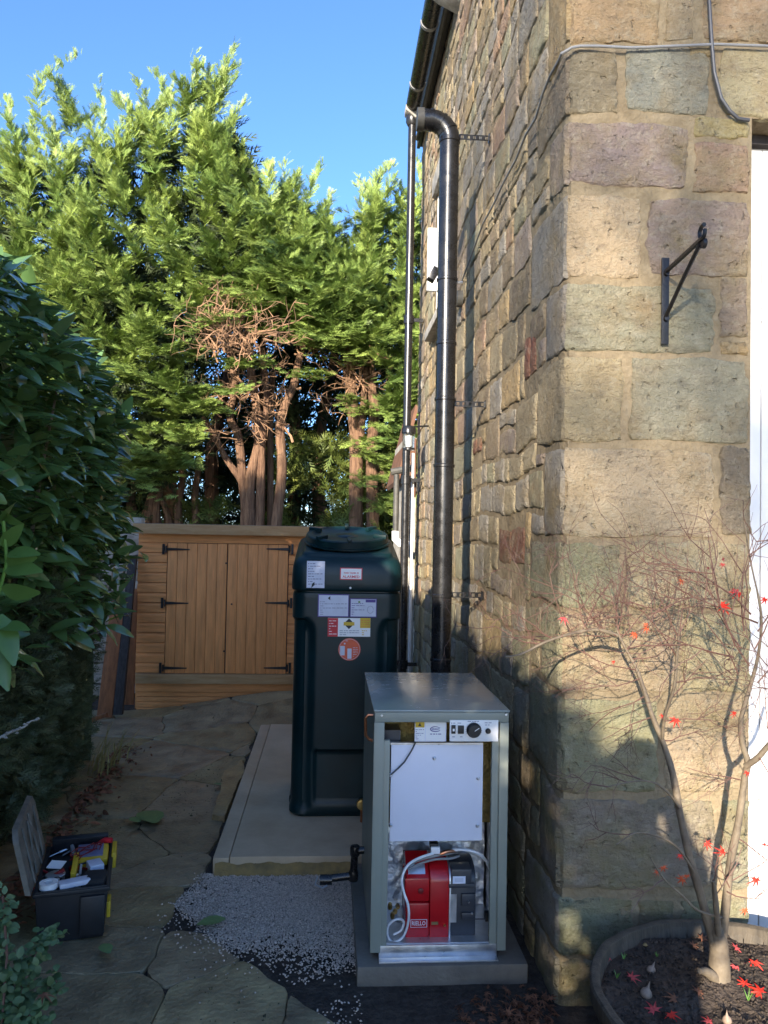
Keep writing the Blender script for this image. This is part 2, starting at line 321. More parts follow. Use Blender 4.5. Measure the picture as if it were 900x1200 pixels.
# ================================================================ HOUSE
WX, YC, YE, EAVE = 0.79, 2.56, 7.0, 5.2
PR = 0.008
house = thing('stone_house', 'old two storey sandstone house with rubble side wall and big quoins at its corner', 'house', (WX, YC, 0))
def arris(z): return 0.010 + 0.010*noise.noise(Vector((3.1, 7.7, z*9))) + 0.007*noise.noise(Vector((1.1, 2.7, z*30)))
def stone_shell(o, U, V, N, u0, u1, v0, v1, step=0.02, corner=False, style='rough', seed=0, bow=0.004, prd=PR, warp=None):
    """weathered dressed stone standing proud of the mortar: returns verts, faces"""
    nu = max(3, int((u1-u0)/step)); nv = max(3, int((v1-v0)/step))
    e = min(0.007, (u1-u0)*0.06); e2 = min(0.02, (u1-u0)*0.15); f2 = min(0.02, (v1-v0)*0.15)
    us = [u0, u0+e] + [u0+e2+(u1-u0-2*e2)*i/nu for i in range(nu+1)] + [u1-e, u1]
    vs_ = [v0, v0+e] + [v0+f2+(v1-v0-2*f2)*i/nv for i in range(nv+1)] + [v1-e, v1]
    a = seed*7.31; out = []; uc, vc = (u0+u1)/2, (v0+v1)/2; hu, hv = (u1-u0)/2, (v1-v0)/2
    for j, v in enumerate(vs_):
        for i, u in enumerate(us):
            ku = (0, 0.75)[min(i, 1)] if i < 2 else ((0, 0.75)[min(len(us)-1-i, 1)] if len(us)-1-i < 2 else 1)
            kv = (0, 0.75)[min(j, 1)] if j < 2 else ((0, 0.75)[min(len(vs_)-1-j, 1)] if len(vs_)-1-j < 2 else 1)
            iscorner = corner and i == 0
            if corner and i < 2: ku = 1
            k = min(ku, kv)
            p3 = (u*1.0+a, v*1.0-a, a*0.37)
            # outline wander and rounded corners
            au, bv = (u-uc)/hu, (v-vc)/hv
            rc = 0.045*(abs(au)**4)*(abs(bv)**4)
            du = -au*hu*rc*(0 if corner and au < 0 else 1) + 0.011*fb(p3[0]*9, p3[1]*16, a)*(0 if corner and i < 2 else 1)
            dv = -bv*hv*rc + 0.010*fb(p3[0]*10, p3[1]*8, a+9)
            if style == 'ripple': rel = 0.007*noise.noise(Vector((p3[0]*7+2*noise.noise(Vector((p3[0]*3, p3[1]*4, a))), p3[1]*46, a))) + 0.004*fb(p3[0]*20, p3[1]*50, a)
            elif style == 'layer': rel = 0.0042*fr_(p3[0]*8, p3[1]*24, a)
            elif style == 'pit': rel = 0.004*fb(p3[0]*14, p3[1]*14, a) - 0.009*max(0, noise.noise(Vector((p3[0]*38, p3[1]*38, a)))-0.25)
            elif style == 'smooth': rel = 0.0022*fr_(p3[0]*10, p3[1]*16, a)
            else: rel = 0.0038*fr_(p3[0]*13, p3[1]*19, a)
            bw = bow*(1-au*au)*(1-bv*bv)
            rel = max(rel, 0.0045-prd)
            d = -0.012 if k == 0 else prd*k + (rel+bw)*(1 if k == 1 else 0.5)
            if iscorner:
                q = o + U*u + V*v; er = arris(q.z); uu = -PR+er; dd = PR-er
                if kv == 0: dd = -0.012+0.006; uu = 0.006
                out.append(o + U*uu + V*(v+dv*0.5) + N*dd); continue
            if corner and i == 1: d = (-0.006 if kv == 0 else PR*kv); u_ = 0.012 - (0.004 if kv == 0 else 0)
            else: u_ = u + du
            P = o + U*u_ + V*(v+dv) + N*d
            out.append(P)
    w_ = len(us)
    fs = [(j*w_+i, j*w_+i+1, (j+1)*w_+i+1, (j+1)*w_+i) for j in range(len(vs_)-1) for i in range(w_-1)]
    return out, fs
PAL = dict(buff=(0.34, 0.28, 0.18), grey=(0.27, 0.25, 0.22), purple=(0.245, 0.195, 0.165), pink=(0.34, 0.215, 0.15), ochre=(0.4, 0.28, 0.14),
           green=(0.27, 0.26, 0.175), brown=(0.2, 0.155, 0.11), yellow=(0.40, 0.34, 0.2), brick=(0.23, 0.10, 0.07), dark=(0.17, 0.15, 0.13))
PAL = {k: tuple((a*0.84+b*0.16)*1.2 for a, b in zip(v, (0.34, 0.265, 0.15))) if k != 'brick' else v for k, v in PAL.items()}
XA, YA, ZA = Vector((1, 0, 0)), Vector((0, 1, 0)), Vector((0, 0, 1))
front = [  # x0, y0, x1, y1 in the photograph, colour, relief
 (668, -62, 772, 48, 'ochre', 'pit', 1), (668, 57, 724, 132, 'brown', 'rough', 1), (733, 57, 830, 133, 'grey', 'rough', 0), (780, -62, 812, 48, 'buff', 'pit', 0),
 (822, -62, 930, 50, 'pink', 'layer', 0), (806, 54, 834, 66, 'ochre', 'rough', 0),
 (668, 141, 806, 215, 'purple', 'layer', 1), (813, 139, 878, 163, 'ochre', 'layer', 0), (812, 168, 878, 227, 'pink', 'rough', 0),
 (668, 227, 750, 325, 'yellow', 'smooth', 1), (760, 234, 878, 324, 'purple', 'layer', 0),
 (665, 331, 836, 410, 'green', 'ripple', 1), (843, 323, 876, 395, 'purple', 'rough', 0), (846, 400, 876, 416, 'ochre', 'rough', 0),
 (663, 418, 730, 516, 'buff', 'smooth', 1), (739, 420, 877, 519, 'green', 'rough', 0),
 (662, 524, 836, 628, 'yellow', 'smooth', 1), (845, 524, 880, 628, 'brown', 'rough', 0),
 (661, 636, 727, 712, 'green', 'rough', 1), (734, 634, 879, 712, 'buff', 'smooth', 0),
 (660, 718, 792, 812, 'buff', 'rough', 1), (799, 719, 879, 812, 'yellow', 'smooth', 0),
 (659, 819, 770, 928, 'green', 'rough', 1), (777, 819, 878, 928, 'yellow', 'smooth', 0),
 (658, 936, 838, 1042, 'purple', 'layer', 1), (845, 936, 878, 1042, 'green', 'rough', 0),
 (657, 1051, 740, 1118, 'green', 'rough', 1), (748, 1056, 790, 1088, 'brown', 'rough', 0), (797, 1053, 877, 1088, 'green', 'rough', 0), (748, 1094, 877, 1150, 'brown', 'rough', 0),
 (656, 1125, 740, 1200, 'brown', 'rough', 1), (748, 1156, 877, 1200, 'dark', 'rough', 0)]
pieces = []   # name, parent colour, verts, faces, size on screen
sid = 0
qz = set()
for x0, y0, x1, y1, c, st, cor in front:
    x0 -= 0 if cor else 1.5; x1 += 1.5 if x1 < 870 else 0; y0 -= 1.2; y1 += 1.2
    a = at(x0, (y0+y1)/2, 1, YC); b_ = at(x1, (y0+y1)/2, 1, YC); t = at((x0+x1)/2, y0, 1, YC); bo = at((x0+x1)/2, y1, 1, YC)
    sid += 1
    tt = at(664, y0, 1, YC).z; bb = at(664, y1, 1, YC).z
    top, bot = (tt, bb) if cor else (t.z, bo.z)
    if cor: qz.add((round(bot, 3), round(top, 3), c, st))
    v, f = stone_shell(Vector((WX, YC, 0)), XA, ZA, -YA, 0 if cor else a.x-WX, b_.x-WX, max(bot, -0.05), top, 0.0085, bool(cor), st, sid, bow=0.001)
    pieces.append((v, f, tuple(k*random.uniform(0.92, 1.08) for k in PAL[c]), 1e9))
# door lintel and courses above and to the right (beyond the frame)
DX0, DX1, DZ = at(879, 500, 1, YC).x, at(879, 500, 1, YC).x+0.95, at(880, 139, 1, YC).z
lx = at(841, 95, 1, YC).x
v, f = stone_shell(Vector((WX, YC, 0)), XA, ZA, -YA, lx-WX, DX1-WX+0.15, DZ, at(841, 55, 1, YC).z, 0.02, False, 'smooth', 91); pieces.append((v, f, PAL['yellow'], 1e9))
zc = at(664, -68, 1, YC).z
while zc < EAVE-0.1:
    h = random.uniform(0.2, 0.3); x = 0.0; k = 0
    while x < 2.3:
        L_ = random.uniform(0.25, 0.55)
        v, f = stone_shell(Vector((WX, YC, 0)), XA, ZA, -YA, x, x+L_, zc, min(zc+h, EAVE), 0.05, k == 0, 'rough', sid); sid += 1
        if k == 0: qz.add((round(zc, 3), round(min(zc+h, EAVE), 3), 'buff', 'rough'))
        pieces.append((v, f, PAL[random.choice(['buff', 'ochre', 'grey', 'purple', 'pink'])], 0)); x += L_+0.022; k += 1
    zc += h+0.022
z = 0.0
while z < 3.4:
    h = random.uniform(0.22, 0.3); x = DX1-WX+0.17 if z > 2.6 else DX1-WX+0.02
    L_ = 2.32-x
    v, f = stone_shell(Vector((WX, YC, 0)), XA, ZA, -YA, x, x+L_, z, z+h, 0.08, False, 'rough', sid); sid += 1
    pieces.append((v, f, PAL[random.choice(['buff', 'ochre', 'grey'])], 0)); z += h+0.022
x = 1029
v, f = stone_shell(Vector((WX, YC, 0)), XA, ZA, -YA, at(940, 0, 1, YC).x-WX, 2.32, at(841, 50, 1, YC).z, at(664, -66, 1, YC).z, 0.06, False, 'rough', 901)
pieces.append((v, f, PAL['ochre'], 0))
# side wall: quoin returns, then coursed rubble
WIN = (5.38, 5.95, 3.16, 4.22)
def wavy(y, z): return 0.05*noise.noise(Vector((y*0.9, 3.3, z*0.8))) + 0.03*noise.noise(Vector((y*3.1, 8.3, z*3)))
def addside(y0, y1, z0, z1, c, st, cor, seed, step):
    y0c, y1c = y0-YC, y1-YC
    v, f = stone_shell(Vector((WX, YC, 0)), YA, ZA, -XA, y0c, y1c, z0, z1, step, cor, st, seed, bow=random.uniform(0.0, 0.004), prd=random.uniform(0.005, 0.012) if not cor else PR)
    v = [Vector((p.x, p.y, p.z + wavy(p.y, p.z)*sstep(0.0, 0.25, p.y-YC))) for p in v]
    size = (y1-y0)*(z1-z0)/((y0+y1)/2)**3*1e4
    jit = random.uniform(0.85, 1.12)
    pieces.append((v, f, tuple(k*jit for k in PAL[c]), size))
qends = []
for i, (z0, z1, c, st) in enumerate(sorted(qz)):
    L_ = [0.24, 0.42, 0.2, 0.36][i % 4]*random.uniform(0.9, 1.1)
    addside(YC, YC+L_, max(z0, -0.05), z1, random.choice([c, 'grey', 'green']), 'pit' if z1 > 2.3 else 'rough', True, 200+i, 0.022)
    qends.append((z0, z1, L_))
sidecols = ['grey']*5+['purple']*3+['buff']*4+['green']*2+['ochre']*2+['brown']*2+['pink']*1+['dark']*1
special = []   # three red stones that stand out
for (px0, py0, px1, py1) in ((586, 618, 616, 660), (617, 395, 630, 440), (556, 515, 565, 533)):
    a = at(px0, (py0+py1)/2, 0, WX); b_ = at(px1, (py0+py1)/2, 0, WX)
    zt = at((px0+px1)/2, py0, 0, WX).z; zb = at((px0+px1)/2, py1, 0, WX).z
    special.append((b_.y, a.y, zb, zt))
def clash(y0, y1, z0, z1):
    for s in special+[(WIN[0]-0.03, WIN[1]+0.03, WIN[2]-0.14, WIN[3]+0.16)]:
        if y0 < s[1]+0.012 and y1 > s[0]-0.012 and z0 < s[3]+0.012 and z1 > s[2]-0.012: return s
    return None
z = -0.05; n = 400
rows = []
while z < EAVE-0.05:
    h = random.choice([0.11, 0.14, 0.17, 0.2, 0.23]); z1 = min(z+h, EAVE)
    cov = [q for q in qends if q[0] < z1-0.01 and q[1] > z+0.01]
    y = YC + (max(q[2] for q in cov) if cov else 0.3) + 0.018
    # a shorter neighbouring quoin leaves room: fill with a small stone
    for q in cov:
        if YC+q[2]+0.05 < y-0.018:
            a0, a1 = max(z, q[0]), min(z1, q[1])
            if a1-a0 > 0.04: addside(YC+q[2]+0.014, y-0.018, a0+0.004, a1-0.004, random.choice(sidecols), 'rough', False, n, 0.03); n += 1
    while y < YE:
        L_ = h*random.uniform(0.8, 2.2); y1 = min(y+L_, YE)
        segs = [(z, z1)]
        if h > 0.18 and random.random() < 0.3:
            m_ = z + h*random.uniform(0.4, 0.6); segs = [(z, m_-0.007), (m_+0.007, z1)]
        for a0, a1 in segs:
            s = clash(y, y1, a0, a1); yy0, yy1 = y, y1
            if s:
                if y < s[0]-0.05: yy1 = min(y1, s[0]-0.012)
                elif y1 > s[1]+0.05: yy0 = max(y, s[1]+0.012)
                else: continue
            if yy1-yy0 < 0.04: continue
            addside(yy0, yy1, a0, a1, random.choice(sidecols), random.choice(['rough', 'layer', 'ripple', 'rough']), False, n, 0.022 if y < 4.0 else 0.05); n += 1
        y = y1+random.uniform(0.006, 0.014)
    z = z1+random.uniform(0.006, 0.013)
for s in special:
    y0, y1, z0, z1 = s; c0 = PAL['brick']
    if y1-y0 > 0.1:
        mid = (y0+y1)/2
        addside(y0, mid-0.004, z0, z1, 'brick', 'rough', False, n, 0.02); addside(mid+0.004, y1, z0, z1, 'brick', 'rough', False, n+1, 0.02)
        pieces[-1] = (*pieces[-1][:3], 9e8); pieces[-2] = (*pieces[-2][:3], 9e8)
    else:
        addside(y0, y1, z0, z1, 'brick', 'rough', False, n, 0.02); pieces[-1] = (*pieces[-1][:3], 9e8)
    n += 2
pieces.sort(key=lambda p: -p[3])
for v, f, c, s in pieces[:295]:
    b_ = MB(); b_.v = v; b_.f = f
    b_.build('stone', 'stone', house, fixn=False, smooth=60, tintc=c)
b_ = MB(); tc = []
for v, f, c, s in pieces[295:]: b_.add(v, f); tc += [c]*len(v)
o = b_.build('rubble_stone', 'stone', house, fixn=False, smooth=60); settint(o.data, np.array(tc)); tag(o, kind='stuff')
print('stones', len(pieces))
def patch(mb, o, U, V, N, u0, u1, v0, v1, step):
    nu = max(1, int((u1-u0)/step)); nv = max(1, int((v1-v0)/step)); o = Vector(o)
    def fn(a, c):
        u = u0+(u1-u0)*a; v = v0+(v1-v0)*c
        edge = 1 if 0 < a < 1 and 0 < c < 1 else 0
        if u == 0: return o + U*0.009 + V*v - N*0.009
        return o + U*u + V*v + N*(0.006*fb(u*14, v*14, 5.5, 5)*edge + 0.001)
    mb.grid(fn, nu, nv)
mo = MB(); O = (WX, YC, 0)
patch(mo, O, XA, ZA, -YA, 0, DX0-WX, -0.1, DZ, 0.012); patch(mo, O, XA, ZA, -YA, 0, 2.4, DZ, EAVE, 0.06); patch(mo, O, XA, ZA, -YA, DX1-WX, 2.4, -0.1, DZ, 0.1)
a0, a1 = WIN[0]-YC, WIN[1]-YC
for (u0, u1, v0, v1) in ((0, a0, -0.1, EAVE), (a1, YE-YC, -0.1, EAVE), (a0, a1, -0.1, WIN[2]), (a0, a1, WIN[3], EAVE)):
    patch(mo, O, YA, ZA, -XA, u0, u1, v0, v1, 0.03)
mo.span((WX, YE, -0.1), (WX+1.62, YE+0.01, EAVE))
mo.span((WX+2.39, YC+0.01, -0.1), (WX+2.4, YE, EAVE))
for (ya, yb, za, zb) in ((WIN[0], WIN[0]+0.001, WIN[2], WIN[3]), (WIN[1], WIN[1]+0.001, WIN[2], WIN[3]), (WIN[0], WIN[1], WIN[2]-0.001, WIN[2]), (WIN[0], WIN[1], WIN[3], WIN[3]+0.001)):
    mo.span((WX+0.001, ya, za), (WX+0.2, yb, zb))
mo.span((DX0-0.001, YC+0.001, -0.1), (DX0, YC+0.2, DZ)); mo.span((DX0, YC+0.002, DZ), (DX1, YC+0.2, DZ+0.001))
mo.build('mortar', 'mortar', house, fixn=False, smooth=60)
# window on the side wall, seen almost edge-on
wf = MB()
for (ya, yb, za, zb) in ((WIN[0], WIN[1], WIN[2], WIN[2]+0.05), (WIN[0], WIN[1], WIN[3]-0.05, WIN[3]), (WIN[0], WIN[0]+0.05, WIN[2]+0.05, WIN[3]-0.05), (WIN[1]-0.05, WIN[1], WIN[2]+0.05, WIN[3]-0.05)):
    wf.span((WX+0.07, ya, za), (WX+0.12, yb, zb))
wf.span((WX+0.005, WIN[1]-0.006, WIN[2]), (WX+0.07, WIN[1]-0.002, WIN[3]))
win = wf.build('window', 'white', house, bevel=0.004)
MB().span((WX+0.09, WIN[0]+0.05, WIN[2]+0.05), (WX+0.094, WIN[1]-0.05, WIN[3]-0.05)).build('pane', 'glass', win)
cs = MB()   # casement standing ajar
cs.box((WX-0.045, 5.50, 3.55), (0.16, 0.035, 0.46)); cs.build('open_casement', 'white', win, bevel=0.006)
MB().span((WX-0.075, 5.30, 3.08), (WX+0.07, 6.02, 3.15)).build('sill', 'drystone', house, bevel=0.006)
MB().span((WX-0.035, 5.28, 4.23), (WX+0.05, 6.02, 4.37)).build('lintel', 'drystone', house, bevel=0.008)
# fascia, roof
MB().span((WX-0.05, YC-0.05, EAVE-0.02), (WX-0.02, YE+0.1, EAVE+0.14)).build('fascia', 'dullblack', house, bevel=0.004)
MB().span((WX-0.02, YC-0.05, EAVE), (WX+0.1, YE+0.1, EAVE+0.03)).build('wall_plate', 'darkwood', house)
rf = MB(); x = -0.1; i = 0
rf.add([(WX-0.1, YC-0.12, EAVE+0.13), (WX-0.1, YE+0.12, EAVE+0.13), (WX+2.3, YE+0.12, EAVE+1.9), (WX+2.3, YC-0.12, EAVE+1.9)], [(0, 1, 2, 3)])
rf.add([(WX-0.1, YC-0.12, EAVE+0.15), (WX-0.1, YE+0.12, EAVE+0.15), (WX+2.3, YE+0.12, EAVE+1.93), (WX+2.3, YC-0.12, EAVE+1.93)], [(0, 1, 2, 3)])
rf.build('roof', 'slate', house, fixn=False)
# back door in the recess: upright white boards
door = MB().span((DX0+0.002, YC+0.135, -0.02), (DX1, YC+0.16, DZ-0.03)).build('door', 'upvc', house)
MB().span((DX0+0.002, YC+0.10, DZ-0.035), (DX1, YC+0.17, DZ-0.002)).build('recess_shade_strip', 'darkwood', house)  # dark strip standing in for the shadow at the top of the recess
nb = 9; wd = (DX1-DX0-0.01)/nb
for i in range(nb):
    MB().span((DX0+0.004+wd*i, YC+0.115, 0.0), (DX0+0.004+wd*(i+1)-0.004, YC+0.135, DZ-0.05)).build('door_board', 'upvc', door, bevel=0.004)
dg_ = at(897, 367, 1, YC+0.11); dia = MB()
for (ax, az, bx, bz) in ((0, .045, .03, 0), (.03, 0, 0, -.045), (0, -.045, -.03, 0), (-.03, 0, 0, .045)):
    dia.tube([(dg_.x+ax, YC+0.113, dg_.z+az), (dg_.x+bx, YC+0.113, dg_.z+bz)], 0.0015, 4)
dia.build('diamond_moulding', 'upvc', door)
# gutter, with stone corbels
gut = thing('gutter', 'black half round gutter along the eaves of the stone house', 'gutter', (WX-0.15, YC, EAVE))
gx, gz_, gr = WX-0.155, EAVE+0.02, 0.062
gm = MB(); ns = 10
prof = [(gr*math.cos(PI+PI*i/ns), gr*math.sin(PI+PI*i/ns)) for i in range(ns+1)] + [((gr-.004)*math.cos(2*PI-PI*i/ns), (gr-.004)*math.sin(2*PI-PI*i/ns)) for i in range(ns+1)]
gm.prism([(gx+a, YC-0.1, gz_+b) for a, b in prof], (0, 6.62-YC, 0)); gm.build('trough', 'black', gut)
for yy in (3.0, 3.9, 4.55, 5.35, 6.1):
    MB().prism([(gx+a*1.08, yy, gz_+b*1.08) for a, b in prof[:ns+1]] + [(gx+a*1.0, yy, gz_+b*1.0) for a, b in prof[:ns+1]][::-1], (0, 0.03, 0)).build('gutter_clip', 'greycable', gut)
for yy in (3.4, 4.9, 6.42):
    MB().prism([(WX+0.01, yy, EAVE-0.16), (WX-0.14, yy, EAVE-0.09), (WX-0.22, yy, EAVE-0.03), (WX-0.22, yy, EAVE+0.02), (WX-0.095, yy, EAVE-0.045), (WX+0.01, yy, EAVE-0.045)], (0, 0.13, 0)).build('corbel', 'drystone', house, bevel=0.008)
MB().tube([(WX-0.065, YC-0.1, EAVE-0.025), (WX-0.065, 6.9, EAVE-0.03)], 0.02, 8).build('cable_duct', 'dullblack', gut)
# drainpipe from the gutter
dp0 = at(487, 170, 1, 6.35); dx = dp0.x
dx = 0.635; dy = 6.5
dr = thing('drainpipe', 'slim black drainpipe dropping from the far end of the gutter', 'drainpipe', (dx, dy, 0.15))
MB().tube([(dx, dy, EAVE-0.05), (dx, dy, 0.28)], 0.034, 14).build('pipe', 'black', dr)
MB().lathe([(0.04, 0), (0.055, 0.03), (0.055, 0.08), (0.045, 0.12)], (dx, dy, EAVE-0.13), 14).build('outlet', 'black', dr)
for zz in (3.35, 1.98, 0.42):
    k = MB(); k.lathe([(0.045, 0), (0.045, 0.07)], (dx, dy, zz), 14); k.box((dx+0.06, dy, zz+0.035), (0.13, 0.02, 0.03)); k.build('pipe_collar', 'black', dr)
MB().tube([(dx, dy, 0.3), (dx, dy, 0.2), (dx, dy-0.06, 0.15)], 0.045, 12).build('shoe', 'black', dr)
# big flue pipe
FY = 3.86; fx = at(522, 450, 1, FY).x; ft = at(522, 135, 1, FY).z; fr = 0.050
fl = thing('flue_pipe', 'thick glossy black flue pipe rising behind the boiler and bending away from the wall', 'flue', (fx, FY, 0.9))
MB().tube([(fx, FY, 0.45), (fx, FY, ft-0.13)], fr, 24).build('pipe', 'black', fl)
bend = [(fx-0.10+0.10*math.cos(a), FY+0.0, ft-0.13+0.10*math.sin(a)) for a in [PI/2*i/6 for i in range(7)]]
MB().tube(bend+[(fx-0.16, FY, ft-0.03)], fr*1.04, 24).build('elbow', 'black', fl)
MB().tube([(fx-0.135, FY, ft-0.03), (fx-0.17, FY, ft-0.03)], fr*1.12, 24).build('terminal', 'dullblack', fl)
for a in (0.0, 0.5, 1.0, 1.5): # seams of the segmented elbow
    p = Vector((fx-0.10+0.10*math.cos(a), FY, ft-0.13+0.10*math.sin(a))); d = Vector((-math.sin(a), 0, math.cos(a)))*0.006
    MB().tube([p-d, p+d], fr*1.10, 24).build('elbow_seam', 'black', fl)
for py in (330, 700, 548, 775, 168, 405, 470): 
    zz = at(520, py, 1, FY).z
    MB().lathe([(fr*1.02, 0), (fr*1.09, 0.003), (fr*1.09, 0.014), (fr*1.02, 0.018)], (fx, FY, zz), 24).build('joint_ring', 'black', fl)
for (py0, py1) in ((160, 163), (473, 478), (697, 698)):
    zz = at(530, py0, 1, FY).z; k = MB()
    n_ = 5; L0 = fx+fr; L1 = WX-0.012
    k.span((L0, FY-0.004, zz-0.014), (L1, FY, zz-0.008)); k.span((L0, FY-0.004, zz+0.008), (L1, FY, zz+0.014))
    for i in range(n_+1):
        q = L0+(L1-L0)*i/n_; k.span((q-0.008, FY-0.0045, zz-0.0085), (q+0.008, FY+0.001, zz+0.0085))
    k.span((L1-0.004, FY-0.018, zz-0.02), (L1, FY+0.018, zz+0.02))
    k.build('wall_strap', 'black', fl)
k = MB(); k.tube([(fx+fr, FY, at(530, 331, 1, FY).z), (fx+fr+0.03, FY-0.01, at(530, 331, 1, FY).z)], 0.006, 6); k.build('clamp_screw', 'galv', fl)
# cables
def wall_pt(px, py, side): return at(px, py, 0, WX-0.03) if side else at(px, py, 1, YC-0.024)
cb = MB(); pts = [wall_pt(x, y, 1) for x, y in ((541, 330), (552, 300), (566, 262), (578, 240), (590, 214), (605, 186), (616, 158), (628, 138), (636, 110), (645, 88), (655, 70))]
pts += [Vector((WX-0.03, YC-0.01, wall_pt(664, 60, 0).z)), Vector((WX+0.0, YC-0.03, wall_pt(668, 57, 0).z))]
pts += [wall_pt(x, y, 0) for x, y in ((680, 54), (700, 54), (740, 56), (790, 54), (840, 52), (900, 54), (960, 54))]
o = cb.tube(pts, 0.0048, 8).build('wall_cable', 'greycable'); tag(o, 'long grey cable running level across the front then slanting down the side wall', 'cable')
o = MB().tube([wall_pt(x, y, 0) for x, y in ((829, -60), (831, 0), (834, 50), (837, 85), (845, 115), (855, 130), (865, 139), (878, 141))], 0.0065, 8).build('wall_cable', 'rubber')
tag(o, 'short dark cable dropping down the wall to the top corner of the white door', 'cable')
# hanging basket bracket
bp_ = at(776, 355, 1, YC); bx_ = bp_.x; zt = at(775, 305, 1, YC).z; zb = at(775, 405, 1, YC).z; yw = YC-0.02; tip = Vector((bx_, 2.29, at(822, 282, 1, 2.29).z))
br = thing('basket_bracket', 'black wrought iron hanging basket bracket screwed to the stone wall', 'bracket', (bx_, yw, zb))
MB().span((bx_-0.013, yw-0.006, zb), (bx_+0.013, yw, zt)).build('back_plate', 'iron', br, bevel=0.001)
MB().box(((Vector((bx_, yw, zt-0.05))+tip)/2), (0.012, (yw-tip.y)+0.02, 0.010), Matrix.Rotation(-math.atan2(tip.z-(zt-0.05), yw-tip.y), 3, 'X')).build('arm', 'iron', br)
MB().tube([(bx_, yw-0.006, zb+0.09), (bx_, (yw+tip.y)/2, (zb+0.09+tip.z)/2-0.004), tip-Vector((0, 0, 0.012))], 0.007, 8).build('brace', 'iron', br)
sc_ = MB(); pts = []
for i in range(14):
    a = -0.4+i*0.42; r = 0.024*(1-i*0.035); pts.append((bx_, tip.y-0.008+r*math.sin(a)*1.0-0.01, tip.z+0.018+r*math.cos(a)))
sc_.tube(pts, 0.007, 6); sc_.build('scroll', 'iron', br)
k = MB(); k.lathe([(0.016, 0), (0.016, 0.012)], (bx_, tip.y-0.01, tip.z-0.012), 12, 'X'); k.build('scroll_boss', 'iron', br)
for zz in (zt-0.055, zb+0.085): MB().lathe([(0.010, 0), (0.008, 0.012)], (bx_+0.002, yw-0.004, zz), 10, 'Y').build('bolt', 'iron', br)
# lantern, security light, round vent
lp = at(479, 515, 1, 6.1)
la = thing('wall_lantern', 'small black lantern with clear glass beside the drainpipe', 'lantern', (lp.x, lp.y, lp.z-0.1))
MB().lathe([(0.028, 0.13), (0.052, 0.115), (0.058, 0.10), (0.058, 0.07), (0.05, 0.065)], lp-Vector((0, 0, 0.02)), 16).build('cap', 'black', la)
MB().lathe([(0.044, -0.07), (0.048, 0.05)], lp, 16).build('glass', 'glass', la)
MB().lathe([(0.018, -0.06), (0.02, 0.03)], lp, 10).build('bulb', 'white', la)
MB().lathe([(0.05, -0.085), (0.05, -0.07)], lp, 16).build('base_ring', 'black', la)
MB().tube([lp+Vector((0, 0, 0.1)), lp+Vector((0.16, 0.02, 0.115))], 0.008, 6).build('arm', 'black', la)
sp_ = at(508, 322, 1, 5.05)
se = thing('security_light', 'small black floodlight tilted on a bracket beside the white window', 'floodlight', sp_)
MB().box(sp_, (0.05, 0.08, 0.09), Matrix.Rotation(0.5, 3, 'Y')).build('lamp_head', 'black', se, bevel=0.006)
MB().tube([sp_, (WX-0.01, sp_.y, sp_.z+0.12)], 0.01, 6).build('arm', 'black', se)
vp_ = at(533, 350, 1, 4.62); vo = MB().lathe([(0.05, 0.0), (0.05, -0.035), (0.03, -0.05)], (WX-0.012, 4.62, vp_.z), 16, 'X').build('round_vent', 'dullblack')
tag(vo, 'round black vent cap on the side wall just behind the flue pipe', 'vent')
# tile-hung porch end beyond the house, soil pipe, white conduit
ph = thing('porch', 'narrow brown tile hung porch with sloping roof beyond the drainpipe', 'porch', (0.68, 7.1, 0))
pw = MB(); pw.span((0.68, 7.1, 0.15), (0.79, 8.2, 2.45)); pw.build('wall', 'drystone', ph)
for i in range(7):
    for j in range(2):
        MB().box((0.665+0.06*j+0.03, 7.085, 1.95+i*0.075), (0.057, 0.02, 0.09), Matrix.Rotation(0.12, 3, 'X')).build('tile', 'tile', ph, bevel=0.002)
MB().prism([(0.79, 7.0, 2.72), (0.62, 7.0, 2.02), (0.60, 7.0, 2.05), (0.765, 7.0, 2.75)], (0, 1.3, 0)).build('roof', 'tile', ph)
MB().span((0.655, 7.05, 0.15), (0.685, 7.09, 1.95)).build('post', 'brown', ph)
sp2 = at(464, 600, 1, 6.75); sx_ = sp2.x
so2 = thing('soil_pipe', 'short dark grey waste pipe ending in a white elbow behind the oil tank', 'waste pipe', (sx_, 6.75, 1.3))
zt2 = at(464, 556, 1, 6.75).z; zb2 = at(464, 625, 1, 6.75).z
MB().tube([(sx_, 6.75, zt2), (sx_, 6.75, zb2)], 0.026, 12).build('pipe', 'dullblack', so2)
MB().tube([(sx_-0.05, 6.75, zt2+0.02), (sx_+0.14, 6.75, zt2+0.06)], 0.032, 10).build('top_branch', 'dullblack', so2)
MB().tube([(sx_, 6.75, zb2+0.02), (sx_, 6.75, zb2-0.05), (sx_+0.04, 6.75, zb2-0.09), (sx_+0.12, 6.75, zb2-0.10)], 0.034, 12).build('white_elbow', 'white', so2)
o = MB().tube([(dx+0.065, 6.56, 2.25), (dx+0.065, 6.56, 0.3)], 0.014, 8).build('conduit', 'white'); tag(o, 'thin white conduit standing beside the lower drainpipe', 'conduit')
# ================================================================ GROUND
def gz(x, y):
    return 0.19*sstep(-1.75, -0.2, x)*sstep(6.0, 6.9, y) - 0.0*x
gm = MB()
gm.grid(lambda a, b: Vector((-3.2+6.4*a, 0.9+8*b, gz(-3.2+6.4*a, 0.9+8*b)-0.007+0.005*fb(a*36, b*44, 2.2))), 110, 130)
o = gm.build('ground', 'soil', fixn=False, smooth=60); tag(o, kind='structure')
far = MB().add([(-400, -400, -0.04), (400, -400, -0.04), (400, 400, -0.04), (-400, 400, -0.04)], [(0, 1, 2, 3)]).build('terrain', 'bounceground', fixn=False); tag(far, kind='structure')
